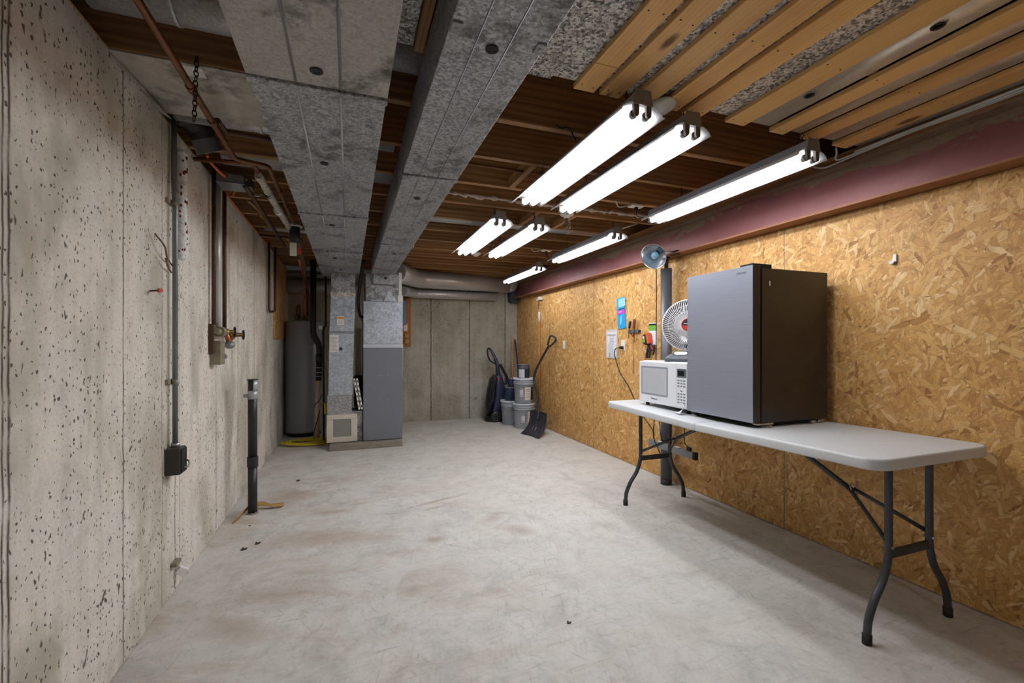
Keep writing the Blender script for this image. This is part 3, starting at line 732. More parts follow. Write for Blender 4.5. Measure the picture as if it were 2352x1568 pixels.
MB().tube([(-.772, 2.672, .078), (-.762, 2.678, .068)], .006, 8).make('plug_tip', 'brass', t)

# water pipes with valves
t = thing('water_service', 'brass valves with black wheels on a bracket on the concrete wall', 'valve', (-.785, 3.37, 1.2))
MB().box(XL, -.782, 3.225, 3.25, 1.16, 1.345).make('bracket_post', 'copper_dark', t, bevel=.003)
MB().box(XL, -.75, 3.255, 3.355, 1.09, 1.24).make('bracket_plate', 'pewter', t, bevel=.004)
MB().tube([(-.772, 3.235, 1.30), (-.772, 3.51, 1.30)], .020, 12).tube([(-.772, 3.30, 1.30), (-.772, 3.40, 1.30)], .032, 14).make('manifold', 'pewter', t)
for y, z, x in ((3.42, 1.30, -.715), (3.60, 1.285, -.70)):
    v = MB().tube([(-.772, y - .06, z), (-.755, y - .03, z), (x, y, z)], [.017, .017, .013], 12).sphere((-.752, y - .03, z), .024, 12, 8).make('valve_body', 'brass', t)
    w = MB(); mt = frame((x + .006, y + .004, z), (1, .35, 0))
    w.tube([mt @ Vector((.030 * math.cos(a), .030 * math.sin(a), 0)) for a in [2 * PI * k / 20 for k in range(20)]], .0055, 8, closed=True)
    for k in range(3): w.tube([mt @ Vector((.030 * math.cos(k * PI / 3), .030 * math.sin(k * PI / 3), 0)), mt @ Vector((-.030 * math.cos(k * PI / 3), -.030 * math.sin(k * PI / 3), 0))], .004, 6)
    w.make('valve_wheel', 'black_steel', v)
MB().tube([(-.772, 3.46, 1.30), (-.76, 3.50, 1.24), (-.745, 3.55, 1.27)], .016, 10).make('elbow', 'copper_bright', t)
MB().sphere((-.755, 3.50, 1.215), .034, 14, 10, (1, 1.2, .8)).sphere((-.76, 3.40, 1.14), .016, 10, 8).make('meter_body', 'grey_box', t)
tag(MB().tube([(-.785, 3.245, 2.36), (-.785, 3.245, 1.34)], .0125, 12).make('copper_pipe', 'copper_dark'), 'brown copper riser at the valves, on the side toward the conduit', 'pipe')
tag(MB().tube([(-.785, 3.335, 2.36), (-.785, 3.335, 1.30)], .016, 14).make('pale_pipe', 'pipe_white'), 'pale shiny pipe standing between two brown copper risers', 'pipe')
tag(MB().tube([(-.785, 3.50, 2.36), (-.785, 3.50, 1.32)], .0125, 12).make('copper_pipe', 'copper_dark'), 'brown copper riser at the valves, on the side toward the water heater', 'pipe')
tag(MB().tube(fillet([(-.785, 5.30, 2.29), (-.785, 5.30, 1.585), (-.785, 5.40, 1.565)], .03), .0125, 12).make('copper_pipe', 'copper_dark'), 'short brown copper drop near the amber board, the one further from it', 'pipe')
tag(MB().tube(fillet([(-.76, 5.55, 2.29), (-.76, 5.55, 1.59), (-.775, 5.44, 1.572)], .03), .0125, 12).make('copper_pipe', 'copper_dark'), 'short brown copper drop close beside the amber board', 'pipe')
tag(MB().box(XL, -.795, 5.76, 6.72, 1.275, 2.25).make('wall_board', 'osb_small', bevel=.002), 'amber strand board panel fixed to the concrete wall above the water heater', 'board')

# overhead pipes
def pipe(lab, pts, r, mat, name='copper_pipe', fr=.03, rings=()):
    o = MB().tube(fillet(pts, fr), r, 12)
    for p, q in rings: o.tube([p, q], r + .004, 12)
    return tag(o.make(name, mat), lab, 'pipe')
pipe('long copper pipe running overhead from the camera side, bending toward the wide duct', [(-.568, YF + .1, 2.205), (-.566, 2.74, 2.205), (-.415, 2.79, 2.205), (-.415, 4.02, 2.20)], .0125, 'copper', rings=[((-.567, 2.02, 2.205), (-.567, 2.06, 2.205)), ((-.566, 2.30, 2.205), (-.566, 2.34, 2.205)), ((-.415, 3.2, 2.203), (-.415, 3.24, 2.203))])
pipe('short copper branch pipe at the smooth metal sheet corner, running under the wide duct', [(-.55, 2.33, 2.22), (-.55, 2.48, 2.235), (-.28, 2.50, 2.235)], .0125, 'copper_dark')
pipe('copper pipe running from the concrete wall to the foil wrapped pipe', [(-.80, 2.93, 2.245), (-.50, 2.86, 2.235), (-.485, 2.93, 2.20)], .0125, 'copper')
t = thing('insulated_pipe', 'foil wrapped pipe running overhead beside the wide duct', 'pipe', (-.48, 3.6, 2.18))
m = MB(); pts = [(-.485 + .0015 * k / 3, 2.91 + k * .0265, 2.19) for k in range(62)]
m.tube(pts, [.0225 + random.uniform(-.004, .004) for _ in pts], 14); m.make('foil', 'foil', t)
MB().tube([(-.48, 3.62, 2.19), (-.479, 3.67, 2.19)], .029, 14).make('white_band', 'white_mastic', t)
for y in (3.22, 3.255): MB().tube([(-.483, y, 2.19), (-.483, y + .008, 2.19)], .0262, 14).make('black_band', 'rubber', t)
pipe('dark brown pipe running overhead between the junction box and the foil wrapped pipe', [(-.60, 3.16, 2.20), (-.60, 5.0, 2.20)], .015, 'copper_dark')
pipe('thin copper tee crossing the joists above the amber board', [(-.79, 4.82, 2.26), (-.42, 4.78, 2.24)], .010, 'copper_dark')
for k, (x0, y0, x1, y1) in enumerate(((-.69, 3.40, -.635, 3.66), (-.70, 3.78, -.655, 4.08), (-.69, 4.16, -.65, 4.42), (-.62, 4.86, -.55, 5.14))):
    tag(MB().tube(spline([(x0, y0, 2.283), ((x0 + x1) / 2 + .01, (y0 + y1) / 2, 2.272), (x1, y1, 2.255)]), .008, 8).make('cable_end', 'tan_strip'), 'tan bare strip hanging from the joists, %s counted from the junction box' % ORD[k], 'cable', 'tan strips under the joists')
t = thing('drain_fitting', 'black drain fitting with a white tag hanging at the end of the overhead copper pipe', 'fitting', (-.42, 4.10, 1.93))
MB().lathe([(.035, 2.245), (.045, 2.215), (.062, 2.208), (.062, 2.195), (.044, 2.193)], Matrix.Translation((-.42, 4.12, 0)), 20, capa=True).make('collar', 'white_mastic', t)
MB().tube([(-.42, 4.12, 2.20), (-.42, 4.12, 2.065)], .041, 20).make('black_pipe', 'abs', t)
MB().box(-.452, -.400, 4.075, 4.078, 1.945, 2.055).make('paper_tag', 'cream', t)
MB().box(-.398, -.368, 4.075, 4.085, 1.965, 2.01).make('red_cap', 'red', t, bevel=.003)
pipe('old pipe bundle going from the drain fitting down to the water heater top', [(-.40, 4.14, 2.10), (-.43, 5.1, 2.03), (-.49, 5.9, 2.03), (-.505, 6.48, 1.95), (-.505, 6.5, 1.60)], .018, 'copper_dark', fr=.08)
pipe('bright copper pipe rising from the water heater top', [(-.555, 6.53, 1.60), (-.555, 6.53, 1.80), (-.54, 6.40, 2.06), (-.49, 5.2, 2.12)], .013, 'copper_bright', fr=.06)

t = thing('junction_box', 'grey metal junction box with orange cables under the joists', 'junction box', (-.69, 3.24, 2.19))
MB().box(-.745, -.605, 3.14, 3.30, 2.205, 2.255).make('box', 'grey_box', t, bevel=.003)
MB().box(-.75, -.60, 3.135, 3.305, 2.200, 2.205).make('cover', 'conduit', t)
MB().box(-.592, -.565, 3.18, 3.27, 2.20, 2.25).make('connector_block', 'box_dark', t, bevel=.003)
tag(MB().tube(spline([(-.72, 2.85, 2.25), (-.735, 2.93, 2.255), (-.72, 3.06, 2.24), (-.70, 3.14, 2.235)]), .008, 8).make('orange_cable', 'orange'), 'thick orange cable going from the black vent elbow into the junction box', 'cable')
tag(MB().tube(spline([(-.68, 3.31, 2.215), (-.715, 3.40, 2.20), (-.75, 3.46, 2.225), (-.79, 3.55, 2.255), (-.80, 4.5, 2.262), (-.795, 5.6, 2.266)]), .005, 8).make('orange_cable', 'orange'), 'thin orange cable leaving the junction box along the top of the concrete wall', 'cable')
tag(MB().tube(spline([(-.62, 3.305, 2.22), (-.60, 3.36, 2.205), (-.565, 3.39, 2.21), (-.55, 3.42, 2.235)]), .005, 8).make('white_cable', 'white_cable'), 'short white cable curling out of the junction box', 'cable')
t = thing('vent_elbow', 'black corrugated vent elbow with an open end at the top of the concrete wall', 'vent pipe', (-.70, 2.80, 2.15))
E2 = spline([(-.81, 2.69, 2.38), (-.775, 2.725, 2.375), (-.735, 2.765, 2.345), (-.715, 2.79, 2.295)], 7)
MB().tube(E2, [.054 + .004 * (i % 2) for i in range(len(E2))], 24, caps=False).make('elbow', 'box_dark', t)
d = (Vector(E2[-1]) - Vector(E2[-2])).normalized(); mt = frame(E2[-1], d, (1, 0, 0))
MB().lathe([(.054, -.02), (.060, -.01), (.061, .050), (.064, .053), (.060, .055), (.056, .053), (.054, -.01), (.001, -.012)], mt, 28).make('collar', 'grey_box', t)
t = thing('hanging_chain', 'dark chain hanging from a joist at the smooth metal sheet', 'chain', (-.535, 1.965, 2.05))
chain((-.535, 1.985, 2.30), (-.535, 1.955, 2.045), .0075, .002).make('links', 'wire', t)

# standpipe
t = thing('standpipe', 'black standpipe rising from the floor with silver tape at its top', 'pipe', (-.648, 3.67, 0))
MB().tube([(-.648, 3.67, -.004), (-.648, 3.67, .35)], .0305, 24).make('lower_pipe', 'abs', t)
MB().tube([(-.648, 3.67, .335), (-.648, 3.67, .41)], .036, 24).make('coupling', 'abs', t, bevel=.003)
MB().tube([(-.648, 3.67, .40), (-.648, 3.67, .965)], .0305, 24).make('upper_pipe', 'abs', t)
MB().tube([(-.648, 3.67, .825), (-.648, 3.67, .885)], .0325, 24).make('tape_band', 'tape', t)
m = MB(); sg = [math.radians(-75 + 110 * k / 10) for k in range(11)]
m.add([(-.648 + .0335 * math.cos(a), 3.67 + .0335 * math.sin(a), z) for z in (.88, .962) for a in sg], [(k, k + 1, 12 + k, 11 + k) for k in range(10)], True)
o = m.make('tape_patch', 'tape', t); o.modifiers.new('thick', 'SOLIDIFY').thickness = .002
MB().tube([(-.648, 3.67, .962), (-.648, 3.67, .968)], .036, 24).make('cap', 'abs', t)
MB().tube([(-.676, 3.655, .85), (-.70, 3.645, .85)], .013, 12).make('tape_knob', 'grey_box', t)
fz = MB()
for k in range(16):
    a = 2 * PI * k / 16; fz.sphere((-.648 + .032 * math.cos(a), 3.67 + .032 * math.sin(a), .003), random.uniform(.005, .010), 7, 5)
fz.make('sealant_ring', 'pewter', t)
m = MB(); P = spline([(-.735, 3.515, .003), (-.715, 3.60, .012), (-.675, 3.715, .032), (-.60, 3.75, .030), (-.53, 3.73, .016), (-.455, 3.745, .012)], 8); vs = []
for i, p in enumerate(P):
    tw = .35 + .6 * math.sin(i * .13)
    dd = Vector((.012 * math.sin(tw) , .026 * math.cos(tw), .022 * abs(math.sin(tw))))
    vs += [p + dd + Vector((0, 0, .004)), p - dd * .9 + Vector((0, 0, .004))]
m.add(vs, [(2 * i, 2 * i + 1, 2 * i + 3, 2 * i + 2) for i in range(len(P) - 1)], True)
o = m.make('packing_strap', 'tan_strip'); o.modifiers.new('thick', 'SOLIDIFY').thickness = .003
tag(o, 'tan curled strap lying on the floor around the black standpipe', 'strap')

# ------------------------------------------------------------------ furnace corner
tag(MB().box(-.20, .61, 5.47, 6.2, 0, .07).make('concrete_pad', 'pad', bevel=.006), 'low concrete pad under the furnace', 'concrete pad')
t = thing('furnace', 'grey furnace cabinet with a shiny galvanised upper section on the concrete pad', 'furnace', (.40, 5.8, .07))
MB().box(.165, .618, 5.555, 6.10, .075, 1.175).make('lower_cabinet', 'furnace', t, bevel=.006)
MB().box(.167, .622, 5.552, 6.10, 1.222, 1.728).make('upper_cabinet', 'duct_blue', t, bevel=.004)
MB().box(.164, .624, 5.548, 6.10, 1.176, 1.221).make('trim_strip', 'silver', t, bevel=.003)
MB().box(.192, .60, 5.575, 6.02, 1.728, 2.06).make('plenum', 'duct_spangle', t, bevel=.003)
MB().add([(.40, 5.5735, 1.735), (.56, 5.5735, 1.735), (.46, 5.5735, 1.87)], [(0, 1, 2)]).make('patch', 'duct_blue', t)
MB().box(.275, .545, 5.50, 5.575, 1.93, 2.062).make('duct_collar', 'duct_spangle', t, bevel=.003)
MB().tube([(.415, 5.503, 2.005), (.415, 5.496, 2.005)], .017, 16).make('plug', 'rubber', t)
MB().box(.575, .612, 5.568, 5.60, 1.74, 2.09).box(.56, .625, 5.560, 5.60, 1.725, 1.81).make('mastic_strip', 'white_mastic', t, bevel=.003)
for x, z in ((.355, .845), (.445, .845), (.19, .555), (.355, .555), (.445, .555), (.622, .565)):
    MB().tube([(x, 5.557, z), (x, 5.552, z)], .006, 10).make('screw', 'steel_bright', t)
t = thing('return_drop', 'galvanised return duct standing between the water heater and the furnace', 'duct', (-.07, 5.8, .07))
MB().box(-.188, .078, 5.595, 5.90, 1.80, 2.058).make('upper_section', 'duct_spangle', t, bevel=.003)
MB().box(-.192, .080, 5.585, 5.90, 1.78, 1.825).make('tape_joint', 'foil', t)
MB().hexa([(-.207, 5.59, 1.33), (.062, 5.59, 1.33), (.062, 5.90, 1.33), (-.207, 5.90, 1.33), (-.190, 5.59, 1.80), (.078, 5.59, 1.80), (.078, 5.90, 1.80), (-.190, 5.90, 1.80)]).make('middle_section', 'duct_blue', t, bevel=.003)
MB().box(-.213, .068, 5.582, 5.90, 1.345, 1.372).make('joint_strip', 'grey_box', t, bevel=.003)
MB().hexa([(-.218, 5.585, .62), (.047, 5.585, .62), (.047, 5.90, .62), (-.218, 5.90, .62), (-.207, 5.585, 1.345), (.064, 5.585, 1.345), (.064, 5.90, 1.345), (-.207, 5.90, 1.345)]).make('lower_section', 'duct_blue', t, bevel=.003)
MB().box(-.230, .04, 5.578, 5.95, .40, .625).make('boot', 'duct_spangle', t, bevel=.003)
MB().box(-.230, .160, 5.60, 5.90, .075, .43).make('base_box', 'duct_spangle', t, bevel=.003)
fr = MB()
for a in ((-.235, .10, .345, .40), (-.235, .10, .078, .14), (-.235, -.165, .14, .345), (.03, .10, .14, .345)): fr.box(a[0], a[1], 5.570, 5.60, a[2], a[3])
fr.make('filter_frame', 'filterframe', t, bevel=.003)
MB().box(-.166, .031, 5.58, 5.60, .139, .346).make('filter_mesh', 'filtermesh', t)
MB().add([(-.20, 5.576, .395), (.085, 5.576, .405), (.02, 5.574, .372), (-.19, 5.573, .372)], [(0, 1, 2, 3)]).make('loose_tape', 'tape', t)
MB().box(-.125, -.045, 5.586, 5.5885, 1.445, 1.545).make('yellow_sticker', 'white_label', t)
MB().box(-.125, -.045, 5.5845, 5.586, 1.512, 1.538).make('sticker_band', 'orange_label', t)
for k in range(4): MB().box(-.115, -.055, 5.5845, 5.586, 1.455 + .012 * k, 1.458 + .012 * k).make('sticker_line', 'key', t)
MB().box(-.203, -.105, 5.582, 5.5845, 1.13, 1.325).make('paper_label', 'white_label', t)
for k in range(11): MB().box(-.196, -.112 - .012 * (k % 3), 5.5805, 5.582, 1.145 + .0145 * k, 1.149 + .0145 * k).make('label_line', 'key' if k != 10 else 'ink', t)
MB().tube([(-.082, 5.586, 1.165), (-.082, 5.577, 1.165)], .018, 16).make('plug', 'rubber', t)
for k, dx in enumerate((0, .030)):
    t = thing('air_filter', 'white edged air filter leaning beside the furnace, ' + ('the outer one' if k == 0 else 'the one against the furnace'), 'filter', (.09 + dx, 5.6, .44), 'air filters leaning by the furnace')
    a = math.radians(9); mt = Matrix.Translation((.094 + dx, 5.575, .632)) @ Matrix.Rotation(-a, 4, 'Y')
    MB().box(-.010, .010, -.006, .0, -.185, .185, mt).make('cardboard_edge', 'white_label', t)
    MB().box(-.009, .009, .0, .30, -.185, .185, mt).make('filter_body', 'tool_dark', t)
    dk = MB()
    for q in range(6): dk.box(-.006, .006, -.0075, -.006, -.16 + q * .06, -.135 + q * .06, mt)
    dk.make('print_mark', 'ink', t)
tag(MB().box(.068, .162, 5.905, 5.915, .44, .83).make('dark_gap_panel', 'gasket'), 'black panel standing in for the shaded gap between the return duct and the furnace', 'dark panel')  # solid black plate; its colour stands in for the shade inside the gap

# water heater
t = thing('water_heater', 'tall grey cylindrical water heater in the corner', 'water heater', (-.56, 6.65, 0))
MB().lathe([(.205, 0), (.205, .05)], Matrix.Translation((-.56, 6.65, 0)), 40, capa=True).make('base_ring', 'gasket', t)
MB().lathe([(.20, .048), (.229, .052), (.232, .07), (.2325, .075), (.232, .08), (.232, 1.50), (.222, 1.525), (.15, 1.538), (.001, 1.54)], Matrix.Translation((-.56, 6.65, 0)), 64, capa=True).make('tank', 'heater', t)
MB().box(-.44, -.385, 6.438, 6.46, 1.22, 1.30).make('thermostat_cover', 'furnace', t, bevel=.004)
for x, y in ((-.505, 6.5), (-.555, 6.53), (-.64, 6.55)):
    MB().tube([(x, y, 1.535), (x, y, 1.60)], .022, 12).tube([(x, y, 1.56), (x, y, 1.575)], .03, 12).make('nipple', 'brass', t)
MB().tube(fillet([(-.64, 6.55, 1.6), (-.64, 6.55, 1.72), (-.60, 6.5, 1.74), (-.60, 6.5, 1.56)], .03), .012, 10).make('relief_pipe', 'copper_dark', t)
t = thing('drain_line', 'black drain pipe with an offset bend running down into a tan pipe', 'pipe', (-.38, 6.15, 0))
MB().tube(fillet([(-.415, 6.15, 2.28), (-.415, 6.15, 1.33), (-.345, 6.15, 1.22), (-.345, 6.15, .98)], .07), .036, 20).make('black_pipe', 'abs', t)
MB().tube([(-.345, 6.15, 1.09), (-.345, 6.15, 1.00)], .043, 20).make('coupling', 'abs', t)
MB().tube([(-.345, 6.15, 1.0), (-.352, 6.15, .76)], .036, 20).make('rubber_coupling', 'rubber', t)
for z in (.93, .87, .82): MB().tube([(-.348, 6.15, z), (-.348, 6.15, z - .012)], .0385, 20).make('hose_clamp', 'steel_bright', t)
MB().tube([(-.352, 6.15, .79), (-.378, 6.15, 0)], .034, 20).make('tan_pipe', 'pvc', t)
MB().tube(spline([(-.318, 6.15, .58), (-.335, 6.115, .52), (-.39, 6.125, .46), (-.40, 6.15, .42)]), .005, 6).tube(spline([(-.335, 6.15, .42), (-.35, 6.113, .33), (-.385, 6.113, .20), (-.41, 6.14, .10)]), .005, 6).make('wrap_cord', 'wire', t)
t = thing('gas_line', 'thin dark pipe standing beside the return duct', 'pipe', (-.265, 5.98, .1))
MB().tube([(-.262, 5.98, 2.28), (-.262, 5.98, 1.45), (-.29, 5.98, 1.40), (-.285, 5.98, .0)], .012, 10).make('pipe', 'black_steel', t)
MB().tube([(-.27, 5.98, .50), (-.262, 5.98, .42), (-.262, 5.98, .36)], .020, 12).make('yellow_valve', 'yellow', t)
MB().box(-.345, -.30, 6.02, 6.05, 1.40, 1.45).make('white_valve', 'cream', t, bevel=.004)
t = thing('black_cable', 'black wrapped line set hanging between the two duct drops', 'cable', (.12, 5.75, 1.5))
MB().tube(spline([(.17, 5.5, 2.20), (.15, 5.62, 2.05), (.115, 5.70, 1.80), (.115, 5.70, 1.66), (.135, 5.68, 1.56), (.16, 5.66, 1.545)]), .018, 12).make('black_hose', 'abs', t)
MB().tube(spline([(.128, 5.68, 1.60), (.14, 5.66, 1.53), (.17, 5.62, 1.48)]), .004, 6).make('thin_wire', 'wire', t)
tag(MB().box(.085, .155, 5.96, 6.0, .075, 1.42).box(.105, .135, 5.95, 5.96, .075, 1.40).make('tan_panel', 'pvc'), 'narrow tan panel seen in the gap between return duct and furnace', 'panel')

# yellow flat hose on the floor
m = MB(); rings = []
for k in range(3):
    pts = [(-.49 + (.265 - .045 * k) * math.cos(a) + .01 * math.sin(3 * a), 6.02 + (.20 - .05 * k) * math.sin(a), .014 + .002 * k + .010 * (1 + math.sin(2 * a + k))) for a in [2 * PI * q / 48 for q in range(48)]]
    m.tube(pts, .016, 10, closed=True, flat=(1, .75))
tag(m.make('coiled_hose', 'yellow'), 'yellow hose coiled flat on the floor in front of the water heater', 'hose')

# ducts and board on the back wall
t = thing('round_duct', 'large round galvanised duct running along the back wall from the furnace', 'duct', (1.5, 6.75, 2.06), )
R = .128
MB().tube(fillet([(.57, 5.86, 2.14), (.78, 6.35, 2.17), (.98, 6.72, 2.185), (2.44, 6.85, 2.185)], .22, 8), R, 32).make('pipe', 'duct_round', t)
for a, b in (((.835, 6.475, 2.177), (.842, 6.49, 2.178)), ((.98, 6.70, 2.184), (.995, 6.71, 2.185))):
    MB().tube([a, b], R + .004, 32).make('joint_collar', 'duct_round', t)
MB().tube(fillet([(2.40, 6.85, 2.185), (2.50, 6.87, 2.19), (2.50, 6.90, 2.40)], .1, 8), R, 28).make('elbow', 'duct_round', t)
t = thing('round_duct', 'smaller round duct tucked below and behind the large round duct', 'duct', (1.4, 6.95, 2.0))
MB().tube(fillet([(.72, 6.44, 1.965), (.80, 6.66, 1.985), (.95, 6.98, 2.0), (2.3, 6.99, 2.0)], .1, 6), .068, 24).make('pipe', 'duct_round', t)
tag(MB().tube([(-.80, 6.98, 2.04), (.16, 6.98, 2.04)], .095, 24).make('round_duct', 'duct_round'), 'dim round duct above the water heater along the back wall', 'duct')
tag(MB().tube([(-.80, 6.85, 2.19), (.16, 6.85, 2.19)], .04, 16).make('vent_pipe', 'duct_spangle'), 'thin pale pipe above the dim round duct over the water heater', 'pipe')
t = thing('backboard', 'brown wooden backboard behind the furnace with a grey meter box and outlets', 'board', (.75, 7.08, 1.19))
MB().box(.55, .915, 7.085, YB, 1.185, 1.95).make('board', 'panel', t, bevel=.003)
MB().box(.60, .845, 7.02, 7.085, 1.52, 1.90).make('meter_box', 'panel_blue', t, bevel=.005)
MB().box(.80, .862, 7.06, 7.085, 1.42, 1.545).make('outlet_cover', 'cream', t, bevel=.004)
for z in (1.26, 1.345): MB().box(.82, .885, 7.055, 7.085, z - .03, z + .03).make('terminal_block', 'tan_strip', t, bevel=.004)
for k in range(4):
    MB().tube(spline([(.75 + .03 * k, 7.07, 1.86), (.82 + .03 * k, 7.04, 1.93), (.90 + .025 * k, 7.05, 2.03)]), .005, 6).make('tan_cable', 'tan_strip', t)
tag(MB().tube(spline([(.635, 5.70, 1.22), (.64, 5.70, .95), (.632, 5.70, .80)]), .003, 6).make('white_wire', 'white_cable'), 'thin white wire hanging down the furnace side', 'wire')

# ------------------------------------------------------------------ folding table
TY0, TY1, TX0, TX1 = 1.115, 3.035, 1.897, 2.672
def ttop(y):  # top surface height, sagging a little at the fold
    k = 1 - abs((y - 2.085) / (TY1 - 2.085)); return .775 - .016 * max(0, k)
t = thing('folding_table', 'long white plastic folding table with grey bent legs along the strand board wall', 'table', (2.285, 2.08, 0))
def half(y0, y1, r0, r1):
    # rounded-corner slab following the sag, lofted from inset rings
    w = TX1 - TX0; L = y1 - y0; cx = (TX0 + TX1) / 2; cy = (y0 + y1) / 2
    def ring(inset, dz):
        out = []
        for px, py, sx, sy, r in ((1, 1, 1, 1, r1), (-1, 1, -1, 1, r1), (-1, -1, -1, -1, r0), (1, -1, 1, -1, r0)):
            rr_ = max(.002, r - inset); hx = w / 2 - inset; hy = L / 2 - inset
            a0 = {(1, 1): 0, (-1, 1): 90, (-1, -1): 180, (1, -1): 270}[(px, py)]
            for i in range(7):
                a = math.radians(a0 + 15 * i); x = cx + px * (hx - rr_) + rr_ * math.cos(a); y = cy + py * (hy - rr_) + rr_ * math.sin(a)
                out.append(Vector((x, y, ttop(y) + dz)))
        return out
    R_ = [ring(.012, -.045), ring(.001, -.045), ring(0, -.040), ring(0, -.010), ring(.003, -.003), ring(.010, 0)]
    n = 28; m = MB(); vs = [p for q in R_ for p in q]; fs = []
    for i in range(len(R_) - 1):
        for k in range(n): fs.append((i * n + k, i * n + (k + 1) % n, (i + 1) * n + (k + 1) % n, (i + 1) * n + k))
    m.add(vs, fs, True); b = len(m.v) - len(vs)
    m.f += [tuple(b + k for k in range(n))[::-1], tuple(b + (len(R_) - 1) * n + k for k in range(n))]; m.sm += [False, False]
    return m
half(TY0, 2.0835, .075, .012).make('tabletop_half', 'table', t)
half(2.0865, TY1, .012, .05).make('tabletop_half', 'table', t)
def leg_set(y, xo, knee, s):
    xa, xb = 2.118 + xo, 2.392 + xo
    for x, sg in ((xa, -1), (xb, 1)):
        P = [(x, y, .735), (x, y, .40), (x + sg * .004, y, .33), (x + sg * .035, y, .245), (x + sg * .09, y, .17), (x + sg * .125, y, .10), (x + sg * .135, y, .04), (x + sg * .136, y, .015)]
        lg = MB().tube(spline(P, 6), .0145, 16).make('leg', 'leg', t)
        MB().tube([(x + sg * .136, y, .0), (x + sg * .135, y, .04)], .0175, 16).make('foot_cap', 'rubber', lg)
        MB().tube([(x + sg * .0, y - .019, .375), (x, y + .019, .375)], .006, 8).make('bolt', 'steel_bright', lg)
    MB().box(xa, xb, y - .006, y + .006, .325, .362).make('cross_bar', 'leg', t, bevel=.002)
    ya = y + s * .23; c = (xa + xb) / 2 - .005
    MB().tube([(c, y + s * .62, .725), (c, ya, .525)], .0125, 10).tube([(c, y + s * .62, .725), (c, y + s * .62, .74)], .03, 10).make('brace', 'leg', t)
    MB().tube([(c - .012, ya, .532), (xa, y + s * .012, .40)], .009, 8).tube([(c + .012, ya, .532), (xb, y + s * .012, .40)], .009, 8).make('brace_fork', 'leg', t)
    mt = frame((c, ya - s * .01, .535), (0, s, -.6))
    MB().tube([mt @ Vector((.020 * math.cos(a), .024 * math.sin(a), 0)) for a in [2 * PI * k / 20 for k in range(20)]], .003, 8, closed=True).make('lock_ring', 'tape', t)
leg_set(1.21, 0, .3, 1)
leg_set(2.885, -.008, .3, -1)
MB().box(2.225, 2.262, 1.295, 1.302, .7705, .7722).make('scuff', 'ink', t)

# ------------------------------------------------------------------ refrigerator
FX, FY0, FY1, FZ0, FZ1 = 2.05, 1.815, 2.312, .784, 1.649
t = thing('small_refrigerator', 'black compact refrigerator with a brushed grey door on the white folding table', 'refrigerator', (2.34, 2.06, .76))
d = MB().box(FX, FX + .054, FY0, FY1, FZ0 + .008, FZ1).make('door', 'fr_edge', t, bevel=.004)
MB().box(FX - .0015, FX + .002, FY0 + .001, FY1 - .001, FZ0 + .008, FZ1 - .001).make('door_panel', 'door', d, bevel=.001)
MB().box(FX + .054, FX + .064, FY0 + .008, FY1 - .008, FZ0 + .02, FZ1 - .012).make('gasket', 'gasket', t)
MB().box(FX + .064, 2.632, FY0 + .002, FY1 - .002, FZ0 + .004, FZ1 - .012).make('cabinet', 'fr_side', t, bevel=.005)
MB().box(FX + .075, 2.60, FY0 + .02, FY1 - .02, FZ0 - .012, FZ0 + .006).make('base_plate', 'gasket', t)
MB().box(FX + .004, FX + .145, FY0 + .006, FY0 + .09, FZ1 - .012, FZ1 + .010).make('top_hinge_cover', 'gasket', t, bevel=.003)
MB().box(FX + .03, FX + .15, FY0 - .002, FY0 + .03, FZ0 - .006, FZ0 + .004).make('bottom_hinge', 'foot', t, bevel=.002)
for y, x in ((FY0 + .02, FX + .125), (FY1 - .03, FX + .04), (FY0 + .03, 2.57), (FY1 - .03, 2.57)):
    zt = ttop(y)
    MB().lathe([(.032, 0), (.030, .005), (.014, .016), (.010, .020), (.010, FZ0 - zt)], Matrix.Translation((x, y, zt + .0014)), 24, capa=True).make('levelling_foot', 'steel_bright', t)
MB().box(2.50, 2.535, FY0 + .002, FY0 + .04, FZ0 - .018, FZ0 - .002).box(2.555, 2.60, FY0 + .002, FY0 + .03, FZ0 - .014, FZ0 + .0).make('rear_bracket', 'foot', t, bevel=.003)
text('brand_lettering', 'INSIGNIA', .016, 'mw_grey', d, (FX - .002, FY0 + .075, FZ1 - .036), (0, -1, 0), (0, 0, 1))
MB().box(FX + .121, FX + .126, FY0 - .0002, FY0 + .003, 1.54, 1.566).make('white_mark', 'white_label', t)

# paper tag by the fridge corner
m = MB(); m.add([(1.995, 2.318, .773), (2.012, 2.40, .7735), (2.040, 2.38, .774), (2.040, 2.335, .80), (2.044, 2.318, .835), (2.046, 2.345, .79)], [(0, 1, 2, 3), (0, 3, 4), (3, 2, 5)])
o = m.make('paper_tag', 'paper'); o.modifiers.new('thick', 'SOLIDIFY').thickness = .0015
tag(o, 'crumpled white paper tag on the table between microwave and refrigerator', 'paper')

# ------------------------------------------------------------------ microwave
MX, MY0, MY1, MZ0, MZ1 = 2.05, 2.318, 2.822, .794, 1.098
t = thing('microwave_oven', 'white microwave oven with a keypad on the folding table', 'microwave', (2.25, 2.57, .77))
MB().box(MX + .03, MX + .40, MY0, MY1, MZ0, MZ1).make('oven_body', 'mw_white', t, bevel=.010, bseg=3)
dr = MB().box(MX, MX + .03, MY0 + .099, MY1, MZ0 + .002, MZ1 - .003).make('door', 'mw_white', t, bevel=.008, bseg=3)
MB().prism(rr(.292, .206, .008), lambda u, v, w: (w, 2.645 + u, .957 + v), MX - .0015, MX + .002).make('window_bezel', 'housing', dr)
MB().prism(rr(.268, .182, .006), lambda u, v, w: (w, 2.643 + u, .957 + v), MX - .003, MX - .001).make('window', 'mw_glass', dr)
pn = MB().box(MX, MX + .03, MY0, MY0 + .097, MZ0 + .002, MZ1 - .003).make('control_panel', 'mw_white', t, bevel=.006, bseg=3)
